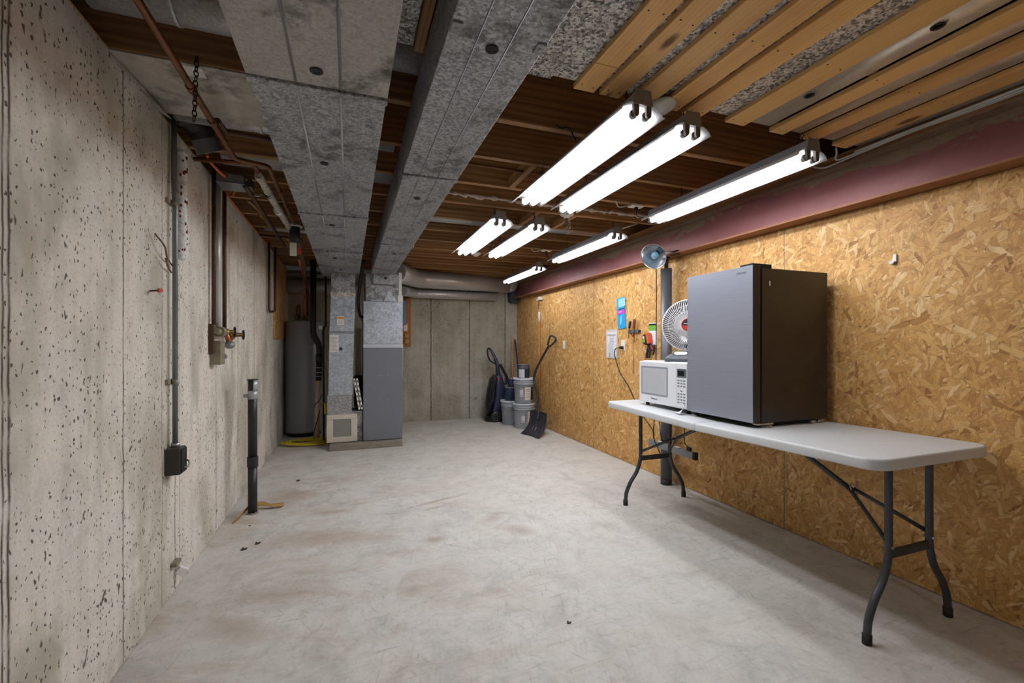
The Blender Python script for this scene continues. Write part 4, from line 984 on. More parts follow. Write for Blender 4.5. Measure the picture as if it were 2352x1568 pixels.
MB().box(MX - .002, MX + .002, MY0 + .004, MY0 + .090, 1.000, 1.057).make('display_surround', 'mw_grey', pn, bevel=.001)
MB().box(MX - .003, MX - .001, MY0 + .022, MY0 + .080, 1.012, 1.044).make('display', 'display', pn)
ky = MB()
for r_ in range(8):
    z = .980 - .019 * r_ - (.012 if r_ > 2 else 0)
    for c_ in range(3):
        y = MY0 + .076 - .027 * c_; w = (.009, .008, .009)[c_ % 3]
        if r_ == 3 and c_ != 1: continue
        ky.box(MX - .0012, MX + .001, y - w, y + w, z - .0045, z + .0045)
ky.make('keypad', 'key', pn)
MB().prism([(.028 * math.cos(a), .014 * math.sin(a)) for a in [2 * PI * k / 24 for k in range(24)]], lambda u, v, w: (w, MY0 + .049 + u, .820 + v), MX - .002, MX + .001).make('start_button', 'mw_white', pn)
text('brand_lettering', 'Whirlpool', .017, 'mw_grey', dr, (MX - .001, 2.645, .831), (0, -1, 0), (0, 0, 1))
for x in (MX + .05, MX + .36):
    for y in (MY0 + .04, MY1 - .04):
        MB().tube([(x, y, ttop(y) + .001), (x, y, MZ0 + .002)], .014, 12).make('foot', 'rubber', t)

# ------------------------------------------------------------------ dish heater
t = thing('dish_heater', 'round white dish heater with a wire grille standing on the microwave', 'heater', (2.24, 2.5, 1.099))
bc = Vector((2.245, 2.515, 1.0990)); fd = Vector((-.74, -.66, 0)).normalized(); sd = Vector((-fd.y, fd.x, 0))
def BP(u, v, w): return bc + sd * u + fd * v + Vector((0, 0, w))
m = MB(); rings_ = [(.155, .115, 0), (.155, .115, .022), (.138, .098, .040), (.095, .058, .066), (.07, .045, .072)]
vs = []; nn = 28
for a_, b_, z_ in rings_:
    for px, py in rr(2 * a_, 2 * b_, min(b_ * .6, .055), 6): vs.append(BP(px, py, z_))
fs = [(i * nn + k, i * nn + (k + 1) % nn, (i + 1) * nn + (k + 1) % nn, (i + 1) * nn + k) for i in range(len(rings_) - 1) for k in range(nn)]
m.add(vs, fs, True); m.f += [tuple(range(nn))[::-1], tuple((len(rings_) - 1) * nn + k for k in range(nn))]; m.sm += [False, False]
bs = m.make('base', 'fan_grey', t)
mt = Matrix.Translation(BP(-.045, .080, .0565)) @ Matrix((sd, fd * .8 + Vector((0, 0, -.58)) , Vector((0, 0, .8)) + fd * .58)).transposed().to_4x4()
MB().prism(rr(.085, .036, .016), lambda u, v, w: mt @ Vector((u, v, w)), -.003, .003, True).make('control_plate', 'white_plastic', bs, bevel=.001)
MB().tube([BP(0, -.02, .07), BP(0, -.03, .12)], .034, 20).make('neck', 'tool_dark', t)
hd = (fd + Vector((0, 0, .06))).normalized(); hc = Vector((2.235, 2.505, 1.352)); mt = frame(hc, hd)
RD = .178
m = MB().lathe([(.02, -.118), (.07, -.112), (.12, -.085), (.16, -.040), (RD, .0), (RD + .004, .004), (RD, .006), (.155, -.036), (.115, -.078), (.065, -.102), (.001, -.108)], mt, 48)
m.make('dish', 'dish', t)
g = MB()
g.tube([mt @ Vector((RD * math.cos(a), RD * math.sin(a), .004)) for a in [2 * PI * k / 48 for k in range(48)]], .005, 8, closed=True)
for k in range(72):
    a = 2 * PI * k / 72; P = []
    for q in range(7):
        f_ = q / 6; rr_ = .042 + (RD - .042) * f_; P.append(mt @ Vector((rr_ * math.cos(a + .25 * (1 - f_)), rr_ * math.sin(a + .25 * (1 - f_)), .008 + .040 * (1 - f_ ** 2.2))))
    g.tube(P, .0019, 5, caps=False)
for rr_ in (.09, .135):
    f_ = (rr_ - .042) / (RD - .042)
    g.tube([mt @ Vector((rr_ * math.cos(a), rr_ * math.sin(a), .008 + .040 * (1 - f_ ** 2.2))) for a in [2 * PI * k / 40 for k in range(40)]], .0016, 5, closed=True)
g.make('grille', 'grille', t)
em = MB().lathe([(.044, .040), (.046, .048), (.044, .053), (.040, .054)], mt, 32).lathe([(.001, .0535), (.041, .0535)], mt, 32).make('emblem', 'red', t)
m = MB(); pl = [(.040 * math.cos(a), .040 * math.sin(a)) for a in [math.radians(-8 + 196 * k / 20) for k in range(21)]]
m.prism(pl, lambda u, v, w: mt @ Vector((u, v, w)), .0536, .0545); m.make('emblem_top', 'emblem_dark', em)
MB().prism([(-.028, .004), (.03, .002), (.03, .007), (-.028, .009)], lambda u, v, w: mt @ Vector((u, v, w)), .0546, .055).make('emblem_script', 'white_label', em)

# ------------------------------------------------------------------ steel post and clamp lamp
t = thing('steel_post', 'grey round steel post with a screw jack under the red beam', 'post', (2.608, 3.2, 0))
MB().tube([(2.608, 3.2, 0), (2.608, 3.2, 1.878)], .0475, 32).make('pipe', 'post', t)
MB().tube([(2.608, 3.2, 1.87), (2.608, 3.2, 1.972)], .017, 16).make('screw_jack', 'black_steel', t)
MB().tube([(2.608, 3.2, 0), (2.608, 3.2, .045)], .0483, 32).make('rusty_foot', 'box_dark', t)
MB().box(2.588, 2.630, 3.178, 3.222, 1.968, 1.9795).make('top_plate', 'black_steel', t)
t = thing('clamp_lamp', 'shiny aluminium clamp lamp with a blue bulb clipped to the red beam', 'lamp', (2.50, 3.2, 1.97))
lc = Vector((2.455, 3.17, 1.972)); ld = Vector((-1.10, -.62, -.66)).normalized(); mt = frame(lc, ld)
MB().lathe([(.026, -.085), (.034, -.078), (.062, -.055), (.092, -.022), (.107, .008), (.112, .014), (.1095, .016), (.104, .006), (.088, -.022), (.058, -.053), (.030, -.073), (.020, -.078)], mt, 48).make('reflector', 'lamp_alu', t)
MB().lathe([(.012, -.075), (.015, -.060), (.028, -.038), (.032, -.020), (.026, -.002), (.010, .008), (.0005, .010)], mt, 24).make('bulb', 'bulb', t)
MB().lathe([(.001, -.150), (.018, -.148), (.022, -.12), (.023, -.082), (.020, -.078)], mt, 20).make('lamp_socket', 'tool_dark', t)
MB().tube(spline([mt @ Vector((0, 0, -.10)), (2.56, 3.21, 2.03), (2.565, 3.15, 2.02), (2.562, 3.10, 2.0), (2.562, 3.07, 1.99), (2.555, 3.10, 2.015)]), .003, 6).make('clamp_wire', 'steel_bright', t)
MB().box(2.565, 2.60, 3.02, 3.10, 1.994, 2.004).box(2.565, 2.60, 3.02, 3.10, 1.969, 1.979).make('clamp_jaw', 'rubber', t, bevel=.003)
MB().tube(spline([mt @ Vector((0, 0, -.145)), (2.545, 3.275, 1.97), (2.55, 3.265, 1.90), (2.552, 3.262, 1.7), (2.55, 3.262, 1.3), (2.545, 3.262, 1.0), (2.535, 3.262, .62), (2.512, 3.25, .42), (2.510, 3.18, .31), (2.515, 3.14, .25)], 10), .0042, 8).make('cord', 'wire', t)

# power strip on the post
t = thing('power_strip', 'grey metal power strip fixed to the post below the table', 'power strip', (2.545, 3.05, .32))
mt = frame((2.545, 3.05, .335), (-1, 0, 0))
MB().box(2.524, 2.556, 2.79, 3.335, .318, .372).make('strip_body', 'grey_box', t, bevel=.003)
MB().box(2.522, 2.558, 2.765, 2.792, .316, .374).make('end_cap', 'rubber', t, bevel=.003)
for y in (3.20, 3.08, 2.98):
    MB().box(2.530, 2.556, y - .022, y + .022, .372, .376).make('socket_face', 'cream', t)
MB().box(2.532, 2.554, 2.83, 2.87, .372, .402).make('switch_plug', 'rubber', t, bevel=.004)
MB().tube(spline([(2.544, 3.17, .376), (2.55, 3.20, .42), (2.60, 3.28, .50), (2.605, 3.30, .60), (2.60, 3.27, .70)]), .004, 7).make('appliance_cord', 'wire', t)
MB().tube(spline([(2.544, 2.86, .40), (2.56, 2.92, .42), (2.62, 2.99, .44), (2.64, 3.01, .6), (2.64, 3.01, .70)]), .004, 7).make('fridge_cord', 'wire', t)

# ------------------------------------------------------------------ things on the strand board wall
W = XR
def wall_plate(name, y, z, lab, cat):
    t = thing(name, lab, cat, (W - .003, y, z - .057))
    MB().prism(rr(.070, .114, .006), lambda u, v, w: (w, y + u, z + v), W - .006, W).make('cover_plate', 'cream', t, bevel=.0015)
    for dz in (-.021, .021):
        MB().prism(rr(.032, .028, .008), lambda u, v, w: (w, y + u, z + dz + v), W - .0075, W - .005).make('receptacle', 'white_plastic', t)
    return t
t = wall_plate('wall_outlet', 3.985, 1.208, 'cream wall outlet with a black plug beside the hanging paper bag', 'outlet')
wall_plate('wall_outlet', 5.345, 1.212, 'cream wall outlet beside the shovel handle', 'outlet')
t = thing('extension_cord', 'black cord plugged into the wall outlet and running down behind the table', 'cord', (W - .03, 4.0, .36))
MB().box(W - .042, W - .0075, 3.965, 4.003, 1.168, 1.198).make('plug', 'rubber', t, bevel=.006)
MB().tube(spline([(W - .038, 4.0, 1.183), (W - .045, 4.05, 1.175), (W - .04, 4.09, 1.13), (W - .03, 4.07, 1.04), (W - .03, 4.0, .92), (W - .03, 3.86, .80), (W - .03, 3.74, .66), (W - .035, 3.62, .54), (W - .06, 3.42, .42), (2.56, 3.31, .375)], 10), .0048, 8).make('cable', 'wire', t)
def sheet(name, y, z, w, h, mat, t, x, tilt=0, r=.004, th=.002):
    ct, st_ = math.cos(tilt), math.sin(tilt)
    return MB().prism(rr(w, h, r, 3), lambda u, v, q: (q, y - (u * ct - v * st_), z + u * st_ + v * ct), x - th, x).make(name, mat, t)
# u runs along -y (towards the camera side)
t = thing('instruction_bag', 'clear plastic bag with white instruction papers hanging on the strand board', 'bag', (W - .01, 4.19, 1.06))
sheet('plastic_bag', 4.195, 1.222, .215, .315, 'bag', t, W - .001, 0, .01, .006)
sheet('paper_back', 4.195, 1.215, .175, .275, 'paper', t, W - .008, 0, .003, .001)
pf = sheet('folded_leaflet', 4.205, 1.155, .10, .16, 'can_white', t, W - .010, .18, .003, .001)
sheet('header_line', 4.195, 1.318, .165, .007, 'ink', t, W - .0098, -.02, .001, .0006)
for k in range(6): sheet('text_line', 4.19 - .01 * (k % 2), 1.298 - .016 * k, .10 - .012 * (k % 3), .004, 'key', t, W - .0098, 0, .001, .0006)
sheet('fine_print', 4.235, 1.10, .01, .05, 'ink', t, W - .0115, .05, .001, .0006)
sheet('corner_mark', 4.13, 1.09, .016, .016, 'ink', t, W - .0098, 0, .001, .0006)
t = thing('blue_package', 'blue and purple hanging package pinned to the strand board above the paper bag', 'package', (W - .01, 4.02, 1.38))
tl = .10
sheet('packet', 4.012, 1.545, .135, .325, 'blue_pack', t, W - .001, tl, .006, .010)
sheet('pale_top', 3.996, 1.655, .125, .085, 'pale_blue', t, W - .0115, tl, .004, .0006)
sheet('purple_band', 4.010, 1.556, .135, .045, 'purple', t, W - .0115, tl, .001, .0008)
for k, dy in enumerate((-.04, -.012, .016, .042)): sheet('navy_letter', 4.006 - dy, 1.588 + dy * .1, .020, .013, 'navy', t, W - .0115, tl, .002, .0008)
sheet('white_word', 4.028, 1.558, .055, .007, 'paper', t, W - .0125, tl, .001, .0006)
MB().prism([(.013 * math.cos(a) , .048 * math.sin(a)) for a in [2 * PI * k / 20 for k in range(20)]], lambda u, v, q: (q, 4.012 - u - v * .1, 1.47 + v), W - .0125, W - .0115).make('pale_shape', 'pale_blue', t)
t = thing('tool_rack', 'small dark magnetic tool rack holding screwdrivers on the strand board', 'tool rack', (W - .01, 3.775, 1.335))
MB().box(W - .022, W, 3.685, 3.875, 1.335, 1.360).make('rack_bar', 'tool_dark', t, bevel=.003)
for k in range(7): MB().box(W - .028, W - .022, 3.695 + .026 * k, 3.710 + .026 * k, 1.332, 1.363).make('rack_clip', 'grey_box', t)
def driver(y, ztop, zt, hmat, lab, tilt, tip=None):
    t = thing('screwdriver', lab, 'screwdriver', (W - .034, y, zt), 'screwdrivers in the rack')
    a = Vector((W - .036, y - tilt, ztop)); b = Vector((W - .036, y, 1.372)); c = Vector((W - .036, y + tilt * .6, zt))
    MB().tube([a, a.lerp(b, .08), a.lerp(b, .35), a.lerp(b, .6), a.lerp(b, .8), b], [.008, .0125, .0135, .011, .0125, .008], 14).make('handle', hmat, t)
    if tip: MB().tube([a.lerp(b, .82), b.lerp(c, .02)], .010, 12).make('handle_ring', tip, t)
    MB().tube([b, c], .0035, 8).make('shaft', 'tool_dark', t)
driver(3.83, 1.452, 1.285, 'tool_dark', 'screwdriver with a black and yellow handle in the tool rack', .02, 'tool_yellow')
driver(3.745, 1.468, 1.245, 'tool_maroon', 'screwdriver with a dark red handle in the tool rack', .003)
t = thing('awl', 'thin red rod hanging below the tool rack on the strand board', 'tool', (W - .012, 3.80, .9))
MB().tube([(W - .012, 3.80, 1.325), (W - .012, 3.80, 1.295)], .008, 10).make('red_end', 'red', t)
MB().tube([(W - .012, 3.80, 1.30), (W - .010, 3.795, .93)], .003, 6).make('rod', 'copper_bright', t)
t = thing('blade_pack', 'white and green hanging card behind the tape measure', 'package', (W - .005, 3.50, 1.22))
sheet('card', 3.495, 1.315, .118, .21, 'paper', t, W - .001, 0, .006, .004)
sheet('green_header', 3.495, 1.372, .114, .05, 'green', t, W - .0055, 0, .003, .0008)
sheet('dark_header', 3.495, 1.404, .112, .016, 'tool_dark', t, W - .0055, 0, .003, .0008)
t = thing('tape_measure', 'orange and black tape measure hung on the strand board', 'tape measure', (W - .03, 3.545, 1.22))
MB().prism([(.045 * math.cos(a) * (1 if math.sin(a) > -.3 else .95), .052 * math.sin(a)) for a in [2 * PI * k / 20 for k in range(20)]], lambda u, v, q: (q, 3.56 - u, 1.265 + v), W - .05, W - .008, True).make('case', 'tool_dark', t, bevel=.004)
MB().prism([(-.022, .055), (.010, .058), (.034, -.04), (.008, -.05)], lambda u, v, q: (q, 3.525 - u, 1.27 + v), W - .056, W - .012).make('orange_grip', 'tool_orange', t, bevel=.005)
MB().tube([(W - .0505, 3.572, 1.252), (W - .053, 3.572, 1.252)], .020, 16).make('green_disc', 'green', t)
MB().box(W - .0515, W - .049, 3.565, 3.59, 1.27, 1.295).make('white_print', 'white_label', t)
t = thing('pliers', 'dark hand tool hanging below the tape measure', 'pliers', (W - .02, 3.54, 1.08))
MB().tube(spline([(W - .02, 3.525, 1.215), (W - .02, 3.55, 1.17), (W - .02, 3.562, 1.12), (W - .02, 3.56, 1.085)]), [.012] * 25, 10, flat=(1, .7)).tube(spline([(W - .02, 3.55, 1.215), (W - .02, 3.53, 1.17), (W - .02, 3.52, 1.13), (W - .02, 3.53, 1.09)]), .009, 10).make('handles', 'tool_dark', t)
MB().tube([(W - .02, 3.59, 1.20), (W - .02, 3.585, 1.06)], .004, 6).make('jaw_rod', 'steel_bright', t)
t = thing('wire_stripper', 'red handled hand tool hanging below the tape measure, beside the pliers', 'tool', (W - .02, 3.47, 1.12))
MB().tube(spline([(W - .022, 3.50, 1.21), (W - .022, 3.485, 1.18), (W - .022, 3.47, 1.16)]), .013, 10).make('red_handle', 'tool_maroon', t)
MB().tube(spline([(W - .022, 3.455, 1.215), (W - .022, 3.45, 1.17), (W - .022, 3.475, 1.12)]), .008, 10).make('dark_handle', 'tool_dark', t)
t = thing('wall_hook', 'small white hook screwed high on the strand board above the table end', 'hook', (W - .01, 1.515, 1.66))
MB().prism([(0, -.02), (.022, -.02), (.022, .02), (.008, .02)], lambda u, v, q: (q, 1.512 - u + .011, 1.671 + v), W - .012, W).make('hook_plate', 'white_plastic', t, bevel=.002)
MB().prism([(0, -.012), (.024, -.018), (.02, -.03), (0, -.03)], lambda u, v, q: (q, 1.53 - u, 1.672 + v), W - .02, W - .004).make('hook_tip', 'steel_bright', t)
t = thing('pole_clip', 'small white spring clip on the strand board above the long pole', 'clip', (W - .02, 6.11, 1.87))
MB().box(W - .02, W, 6.03, 6.26, 1.875, 1.90).make('clip_base', 'cream', t, bevel=.004)
MB().tube([(W - .034, 6.05, 1.90), (W - .034, 6.10, 1.90)], .024, 14).make('white_roller', 'white_plastic', t)
MB().tube(spline([(W - .03, 6.10, 1.88), (W - .03, 6.14, 1.82), (W - .03, 6.13, 1.74)]), .004, 6).make('cord_loop', 'wire', t)
t = thing('long_pole', 'tall thin wooden pole with a pale grip leaning flat on the strand board', 'pole', (W - .018, 6.13, 0))
MB().tube([(W - .016, 6.13, 0), (W - .016, 6.13, 1.56)], .0115, 12).make('shaft', 'handle', t)
MB().tube([(W - .018, 6.13, 1.55), (W - .018, 6.13, 1.70)], .0155, 12).make('grip', 'cream', t)

# ------------------------------------------------------------------ pails, cans, shovel, handles
def pail(x, y, z, lab, labels, rot):
    t = thing('plastic_pail', lab, 'pail', (x, y, z), 'grey plastic pails')
    T = Matrix.Translation((x, y, z)) @ Matrix.Rotation(rot, 4, 'Z')
    MB().lathe([(.001, .003), (.125, .0), (.132, .004), (.150, .272), (.158, .272), (.158, .286), (.152, .288), (.152, .302), (.160, .303), (.160, .316), (.153, .318), (.154, .335), (.150, .340)], T, 48).make('bucket', 'pail', t)
    MB().lathe([(.161, .336), (.166, .337), (.167, .360), (.162, .364), (.150, .363), (.147, .357), (.001, .357)], T, 48).make('lid', 'pail_lid', t)
    for k in range(12):
        a = 2 * PI * k / 12; MB().box(.1655, .1695, -.006, .006, .338, .358, T @ Matrix.Rotation(a, 4, 'Z')).make('lid_tab', 'pail_lid', t)
    MB().tube([T @ Vector((.163 * math.cos(a), .163 * math.sin(a), .29 - .09 * abs(math.sin(a - PI)) )) for a in [PI + PI * k / 20 for k in range(21)]], .0025, 6).make('bail', 'steel_bright', t)
    for (a0, a1, z0, z1, mt_, nm) in labels:
        m = MB(); N = 8; vs = []
        for q in range(N + 1):
            a = math.radians(a0 + (a1 - a0) * q / N)
            for zz in (z0, z1):
                r_ = .132 + (.150 - .132) * (zz / .272) + .0012; vs.append(T @ Vector((r_ * math.cos(a), r_ * math.sin(a), zz)))
        m.add(vs, [(2 * q, 2 * q + 2, 2 * q + 3, 2 * q + 1) for q in range(N)], True); m.make(nm, mt_, t)
    return t
# direction from the pails to the camera is about -111 degrees
lb = [(-128, -106, .09, .185, 'can_white', 'small_label'), (-127, -107, .10, .112, 'key', 'label_print')]
pail(2.425, 6.10, 0, 'grey plastic pail at the bottom of the pail stack', lb + [(-92, -60, .06, .25, 'cream', 'large_label')], 0)
pail(2.425, 6.10, .3645, 'grey plastic pail in the middle of the stack with white labels', [(-138, -117, .10, .20, 'can_white', 'small_label'), (-136, -119, .11, .122, 'key', 'label_print'), (-107, -70, .05, .235, 'cream', 'large_label'), (-69, -45, .05, .235, 'can_navy', 'blue_label')] + [(-103, -80, .08 + .022 * k, .086 + .022 * k, 'key', 'label_print') for k in range(6)], 0)
pail(2.35, 6.455, 0, 'grey plastic pail standing beside the stack, next to the carpet cleaner', [], .4)
def can(x, y, z, lab, a0, h=.19, r=.088):
    t = thing('paint_can', lab, 'paint can', (x, y, z), 'paint cans on the pails')
    T = Matrix.Translation((x, y, z))
    MB().lathe([(.001, .002), (r - .004, 0), (r, .004), (r, h - .006), (r - .002, h)], T, 40).make('can_body', 'can_navy', t)
    MB().lathe([(r - .002, h - .003), (r + .002, h), (r - .002, h + .004), (r - .010, h - .002), (.001, h - .002)], T, 40).make('rim', 'can_rim', t)
    MB().lathe([(r + .0022, .002), (r + .0022, .006)], T, 40).make('bottom_rim', 'can_rim', t)
    m = MB(); N = 10; vs = []
    for q in range(N + 1):
        a = math.radians(a0 + 62 * q / N)
        for zz in (.004, h * .66): vs.append(T @ Vector(((r + .001) * math.cos(a), (r + .001) * math.sin(a), zz)))
    m.add(vs, [(2 * q, 2 * q + 2, 2 * q + 3, 2 * q + 1) for q in range(N)], True); m.make('pale_label', 'can_white', t)
    m = MB(); vs = []
    for q in range(13):
        a = math.radians(a0 + 115 * q / 12)
        for zz in (h * .72, h * .92): vs.append(T @ Vector(((r + .001) * math.cos(a), (r + .001) * math.sin(a), zz)))
    m.add(vs, [(2 * q, 2 * q + 2, 2 * q + 3, 2 * q + 1) for q in range(12)], True); m.make('blue_band', 'mw_grey', t)
can(2.418, 6.10, .729, 'navy and white paint can on top of the pail stack', -165)
can(2.335, 6.45, .3645, 'dark blue paint can on the single pail beside the stack', -300)
can(2.36, 6.46, .562, 'small dark paint can topmost on the single pail, half hidden behind the stack', -320, .13, .06)

# snow shovel
t = thing('snow_shovel', 'black snow shovel with a bent handle leaning on the strand board by the pails', 'shovel', (2.4, 5.6, 0))
c00, c01, c10, c11 = Vector((2.20, 5.655, .004)), Vector((2.285, 5.27, .004)), Vector((2.43, 5.86, .27)), Vector((2.53, 5.53, .265))
NU, NV = 24, 16
def SP(u, v, off=0.0):
    p = c00.lerp(c01, u).lerp(c10.lerp(c11, u), v)
    nrm = Vector((-.75, -.12, .65))
    bul = -.055 * math.sin(PI * v) * 1 - .018 * math.sin(PI * u) + (.012 * math.sin(PI * u) * v)
    top = .02 * math.sin(PI * u) * v * v
    rib = .013 * max(0, math.cos(u * 2 * PI * 5.5 + PI)) * max(0, math.sin(PI * min(1, v * 1.25))) if .12 < u < .90 else 0
    return p + nrm * (bul + rib + off) + Vector((0, 0, top))
m = MB(); vs = [SP(i / NU, j / NV) for j in range(NV + 1) for i in range(NU + 1)]
m.add(vs, [(j * (NU + 1) + i, j * (NU + 1) + i + 1, (j + 1) * (NU + 1) + i + 1, (j + 1) * (NU + 1) + i) for j in range(NV) for i in range(NU)], True)
o = m.make('blade', 'shovel', t); q = o.modifiers.new('thick', 'SOLIDIFY'); q.thickness = .006; q.offset = 0
s_ = o.modifiers.new('sub', 'SUBSURF'); s_.levels = s_.render_levels = 1
m = MB(); m.tube([SP(u / 12, 1.0, .002) for u in range(13)], .008, 8); m.tube([SP(0, v / 8, .002) for v in range(9)], .006, 6); m.tube([SP(1, v / 8, .002) for v in range(9)], .006, 6)
m.make('blade_rim', 'shovel', t)
P = spline([SP(.5, .72, .02), SP(.5, 1.0, .012), (2.50, 5.76, .40), (2.515, 5.84, .54), (2.51, 5.92, .68), (2.525, 5.93, .80), (2.56, 5.85, .95), (2.61, 5.74, 1.12), (2.630, 5.67, 1.20)], 6)
MB().tube(P, .0165, 14).make('shaft', 'shovel', t)
mt = frame((2.640, 5.62, 1.262), (-.8, -.55, .1), (.05, -.5, .85))
gp = [(-.020, -.075), (-.050, .01), (-.052, .055), (-.03, .07), (.03, .07), (.052, .055), (.050, .01), (.020, -.075)]
MB().tube(fillet([mt @ Vector((u, v, 0)) for u, v in gp], .02, 4), .0125, 10).make('grip', 'shovel', t)

t = thing('wooden_pole', 'pale wooden pole leaning in the corner behind the pails', 'handle', (2.52, 6.95, 0))
MB().tube([(2.515, 6.80, 0), (2.54, 6.93, 1.33)], .0135, 12).make('shaft', 'handle', t)
t = thing('metal_pole', 'dark metal pole leaning in the corner behind the pails', 'handle', (2.63, 6.85, 0))
MB().tube([(2.66, 6.70, 0), (2.60, 6.94, 1.26)], .012, 12).tube([(2.60, 6.94, 1.22), (2.597, 6.95, 1.30)], .014, 12).make('shaft', 'can_navy', t)

# carpet cleaner
t = thing('carpet_cleaner', 'dark navy upright carpet cleaner with a looped handle against the back wall', 'carpet cleaner', (2.22, 6.80, 0))
YV = 6.82
m = MB()
def loft(m, secs, n=20):
    vs = []
    for cx, cy, cz, rx, ry in secs:
        for k in range(n):
            a = 2 * PI * k / n; c_, s2 = math.cos(a), math.sin(a)
            vs.append((cx + rx * math.copysign(abs(c_) ** .7, c_), cy + ry * math.copysign(abs(s2) ** .7, s2), cz))
    fs = [(i * n + k, i * n + (k + 1) % n, (i + 1) * n + (k + 1) % n, (i + 1) * n + k) for i in range(len(secs) - 1) for k in range(n)]
    m.add(vs, fs, True); b = len(m.v) - len(vs)
    m.f += [tuple(b + k for k in range(n))[::-1], tuple(b + (len(secs) - 1) * n + k for k in range(n))]; m.sm += [False, False]
    return m
loft(m, [(2.24, YV, .05, .13, .12), (2.245, YV, .14, .135, .12), (2.265, YV, .26, .115, .11), (2.275, YV, .42, .095, .10), (2.275, YV, .56, .085, .09), (2.265, YV, .68, .065, .07), (2.258, YV, .74, .04, .05)]).make('body', 'vac', t)
loft(MB(), [(2.12, YV, .10, .06, .09), (2.125, YV - .01, .30, .07, .09), (2.145, YV - .01, .50, .065, .08), (2.165, YV - .01, .66, .05, .06), (2.175, YV, .70, .03, .04)]).make('tank', 'vac_dark', t)
loft(MB(), [(2.22, YV - .02, .012, .19, .15), (2.22, YV - .02, .05, .185, .15), (2.24, YV, .10, .14, .11)]).make('foot', 'vac_dark', t)
for yy in (YV - .165, YV + .10):
    w = MB(); mt = frame((2.175, yy, .085), (0, -1, 0))
    w.lathe([(.001, .022), (.045, .024), (.078, .018), (.084, .006), (.084, -.02), (.001, -.02)], mt, 32); wh = w.make('wheel', 'vac_dark', t)
    w = MB()
    w.tube([mt @ Vector((.062 * math.cos(a), .062 * math.sin(a), .024)) for a in [2 * PI * k / 24 for k in range(24)]], .006, 8, closed=True)
    for k in range(5): w.tube([mt @ Vector((.015 * math.cos(k * 1.257), .015 * math.sin(k * 1.257), .025)), mt @ Vector((.06 * math.cos(k * 1.257), .06 * math.sin(k * 1.257), .024))], .007, 6)
    w.make('wheel_rim', 'vac_grey', wh)
MB().tube(spline([(2.255, YV - .08, .14), (2.30, YV - .11, .24), (2.345, YV - .10, .38), (2.35, YV - .09, .50)], 6), .022, 10, flat=(1, .5)).make('side_trim', 'can_navy', t)
MB().tube(spline([(2.20, YV - .12, .18), (2.25, YV - .125, .28), (2.275, YV - .115, .40)], 6), .012, 8, flat=(1, .5)).make('front_trim', 'vac_grey', t)
hd_ = MB().tube(spline([(2.262, YV, .70), (2.255, YV, .80), (2.245, YV, .90), (2.215, YV + .02, 1.0), (2.18, YV + .04, 1.08), (2.14, YV + .06, 1.145)], 6), [.034] * 6 + [.032] * 6 + [.028] * 6 + [.024] * 7 + [.02] * 6, 14).make('handle', 'vac', t)
MB().tube(spline([(2.14, YV + .06, 1.145), (2.112, YV + .05, 1.152), (2.098, YV + .05, 1.11), (2.105, YV + .04, 1.03), (2.135, YV + .03, .96), (2.18, YV + .02, .925), (2.225, YV + .01, .90)], 6), .013, 10).make('handle_loop', 'vac_dark', t)
MB().tube(spline([(2.285, YV - .02, .90), (2.34, YV - .02, .80), (2.395, YV - .03, .70), (2.40, YV - .03, .62), (2.36, YV - .03, .585), (2.315, YV - .02, .63), (2.29, YV - .02, .72)], 6), .022, 10).make('hose', 'vac_dark', t)
MB().box(2.155, 2.215, YV - .10, YV - .06, .655, .705).make('latch', 'vac_grey', t, bevel=.008)
MB().box(2.222, 2.25, YV - .105, YV - .09, .655, .69).make('red_button', 'red', t, bevel=.004)
for k in range(4):
    dx = .018 * k
    MB().tube(spline([(2.14 + dx, YV - .11, .74 - .01 * k), (2.085 + dx, YV - .12, .62), (2.055 + dx, YV - .12, .44), (2.05 + dx * 1.2, YV - .12, .32 + .02 * k), (2.085 + dx, YV - .13, .27 + .02 * k), (2.12 + dx * .6, YV - .125, .36), (2.135 + dx * .5, YV - .12, .55), (2.15 + dx, YV - .11, .74 - .01 * k)], 6), .0085, 8).make('cord_loop', 'vac_dark' if k % 2 else 'tool_dark', t)
loft(MB(), [(2.345, YV - .04, .005, .08, .13), (2.345, YV - .04, .06, .078, .12), (2.33, YV - .02, .14, .05, .09)]).make('nozzle', 'can_navy', t)

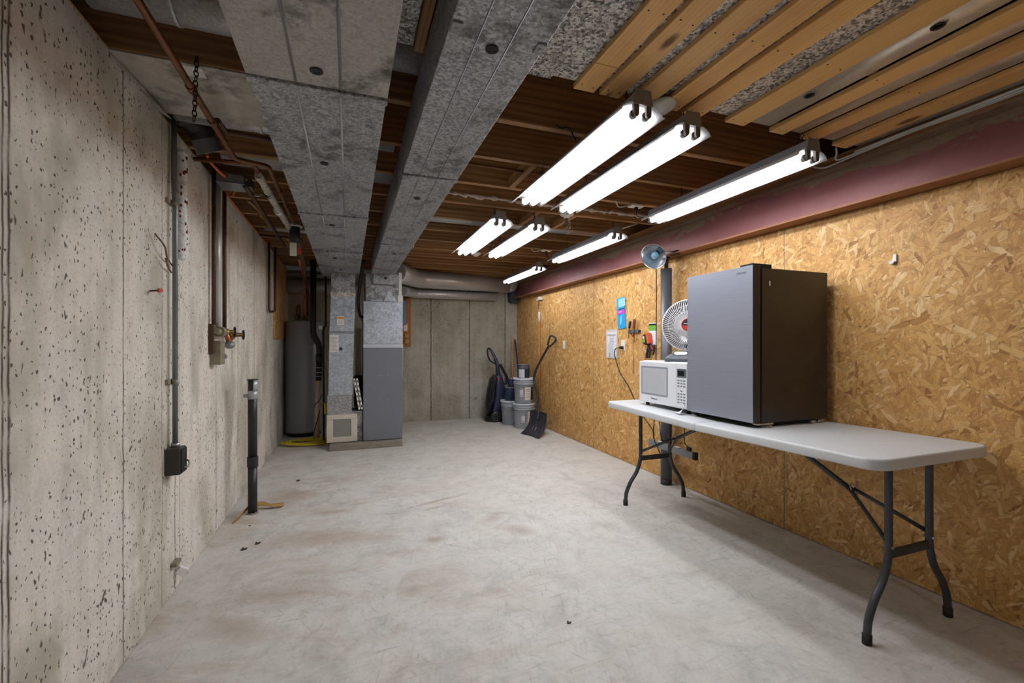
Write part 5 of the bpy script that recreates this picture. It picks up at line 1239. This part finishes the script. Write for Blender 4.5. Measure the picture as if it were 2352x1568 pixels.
# floor scraps
random.seed(5)
def scrap(x, y, s, lab, mat='debris'):
    m = MB(); a = random.uniform(0, 3)
    for k in range(3):
        m.sphere((x + s * .5 * math.cos(a + k * 2), y + s * .5 * math.sin(a + k * 2), s * .22), s * .55, 8, 6, (1.4, .7, .45), Matrix.Rotation(a + k, 4, 'Z'))
    tag(m.make('dirt_crumb', mat), lab, 'crumb')
scrap(.907, 1.75, .011, 'dark crumb lying alone on the open floor', 'ink')
scrap(-.582, 3.04, .018, 'brown crumb on the floor before the standpipe, one of two side by side')
scrap(-.520, 3.10, .017, 'brown crumb on the floor before the standpipe, the one further from the wall')
scrap(-.62, 3.42, .009, 'tiny dark crumb on the floor between the strap and the brown crumbs')
scrap(-.42, 4.40, .016, 'dark crumb on the floor beyond the black standpipe')

# ------------------------------------------------------------------ camera, light, world
cam = bpy.data.cameras.new('camera'); co = bpy.data.objects.new('camera', cam); COL.objects.link(co)
F_PX = 1026.0
cam.sensor_width = 36; cam.lens = F_PX / 2352 * 36; cam.shift_y = 6 / 2352; cam.clip_start = .02
co.location = (0, 0, 1.22); co.rotation_euler = (PI / 2, 0, -math.atan(376 / 1026))
SC.camera = co
# added shop light, out of view behind the camera, to brighten the near floor
for k, (x, y) in enumerate(((.72, -1.15),)):
    r_ = dup(protos['round'], (x, y, 2.13), 'added unseen twin-tube shop light behind the camera, ' + ('over the middle of the floor' if k == 0 else 'beside the beam'), 'shop lights')
w = bpy.data.worlds.new('world'); SC.world = w; w.use_nodes = True
w.node_tree.nodes['Background'].inputs[0].default_value = (1, 1, 1, 1); w.node_tree.nodes['Background'].inputs[1].default_value = .02
SC.view_settings.view_transform = 'Standard'; SC.view_settings.look = 'None'; SC.view_settings.gamma = 1
SC.view_settings.exposure = 0.0; SC.view_settings.use_curve_mapping = False
SC.cycles.use_adaptive_sampling = True; SC.cycles.adaptive_threshold = .1; SC.cycles.adaptive_min_samples = 16; SC.cycles.max_bounces = 6; SC.cycles.diffuse_bounces = 4
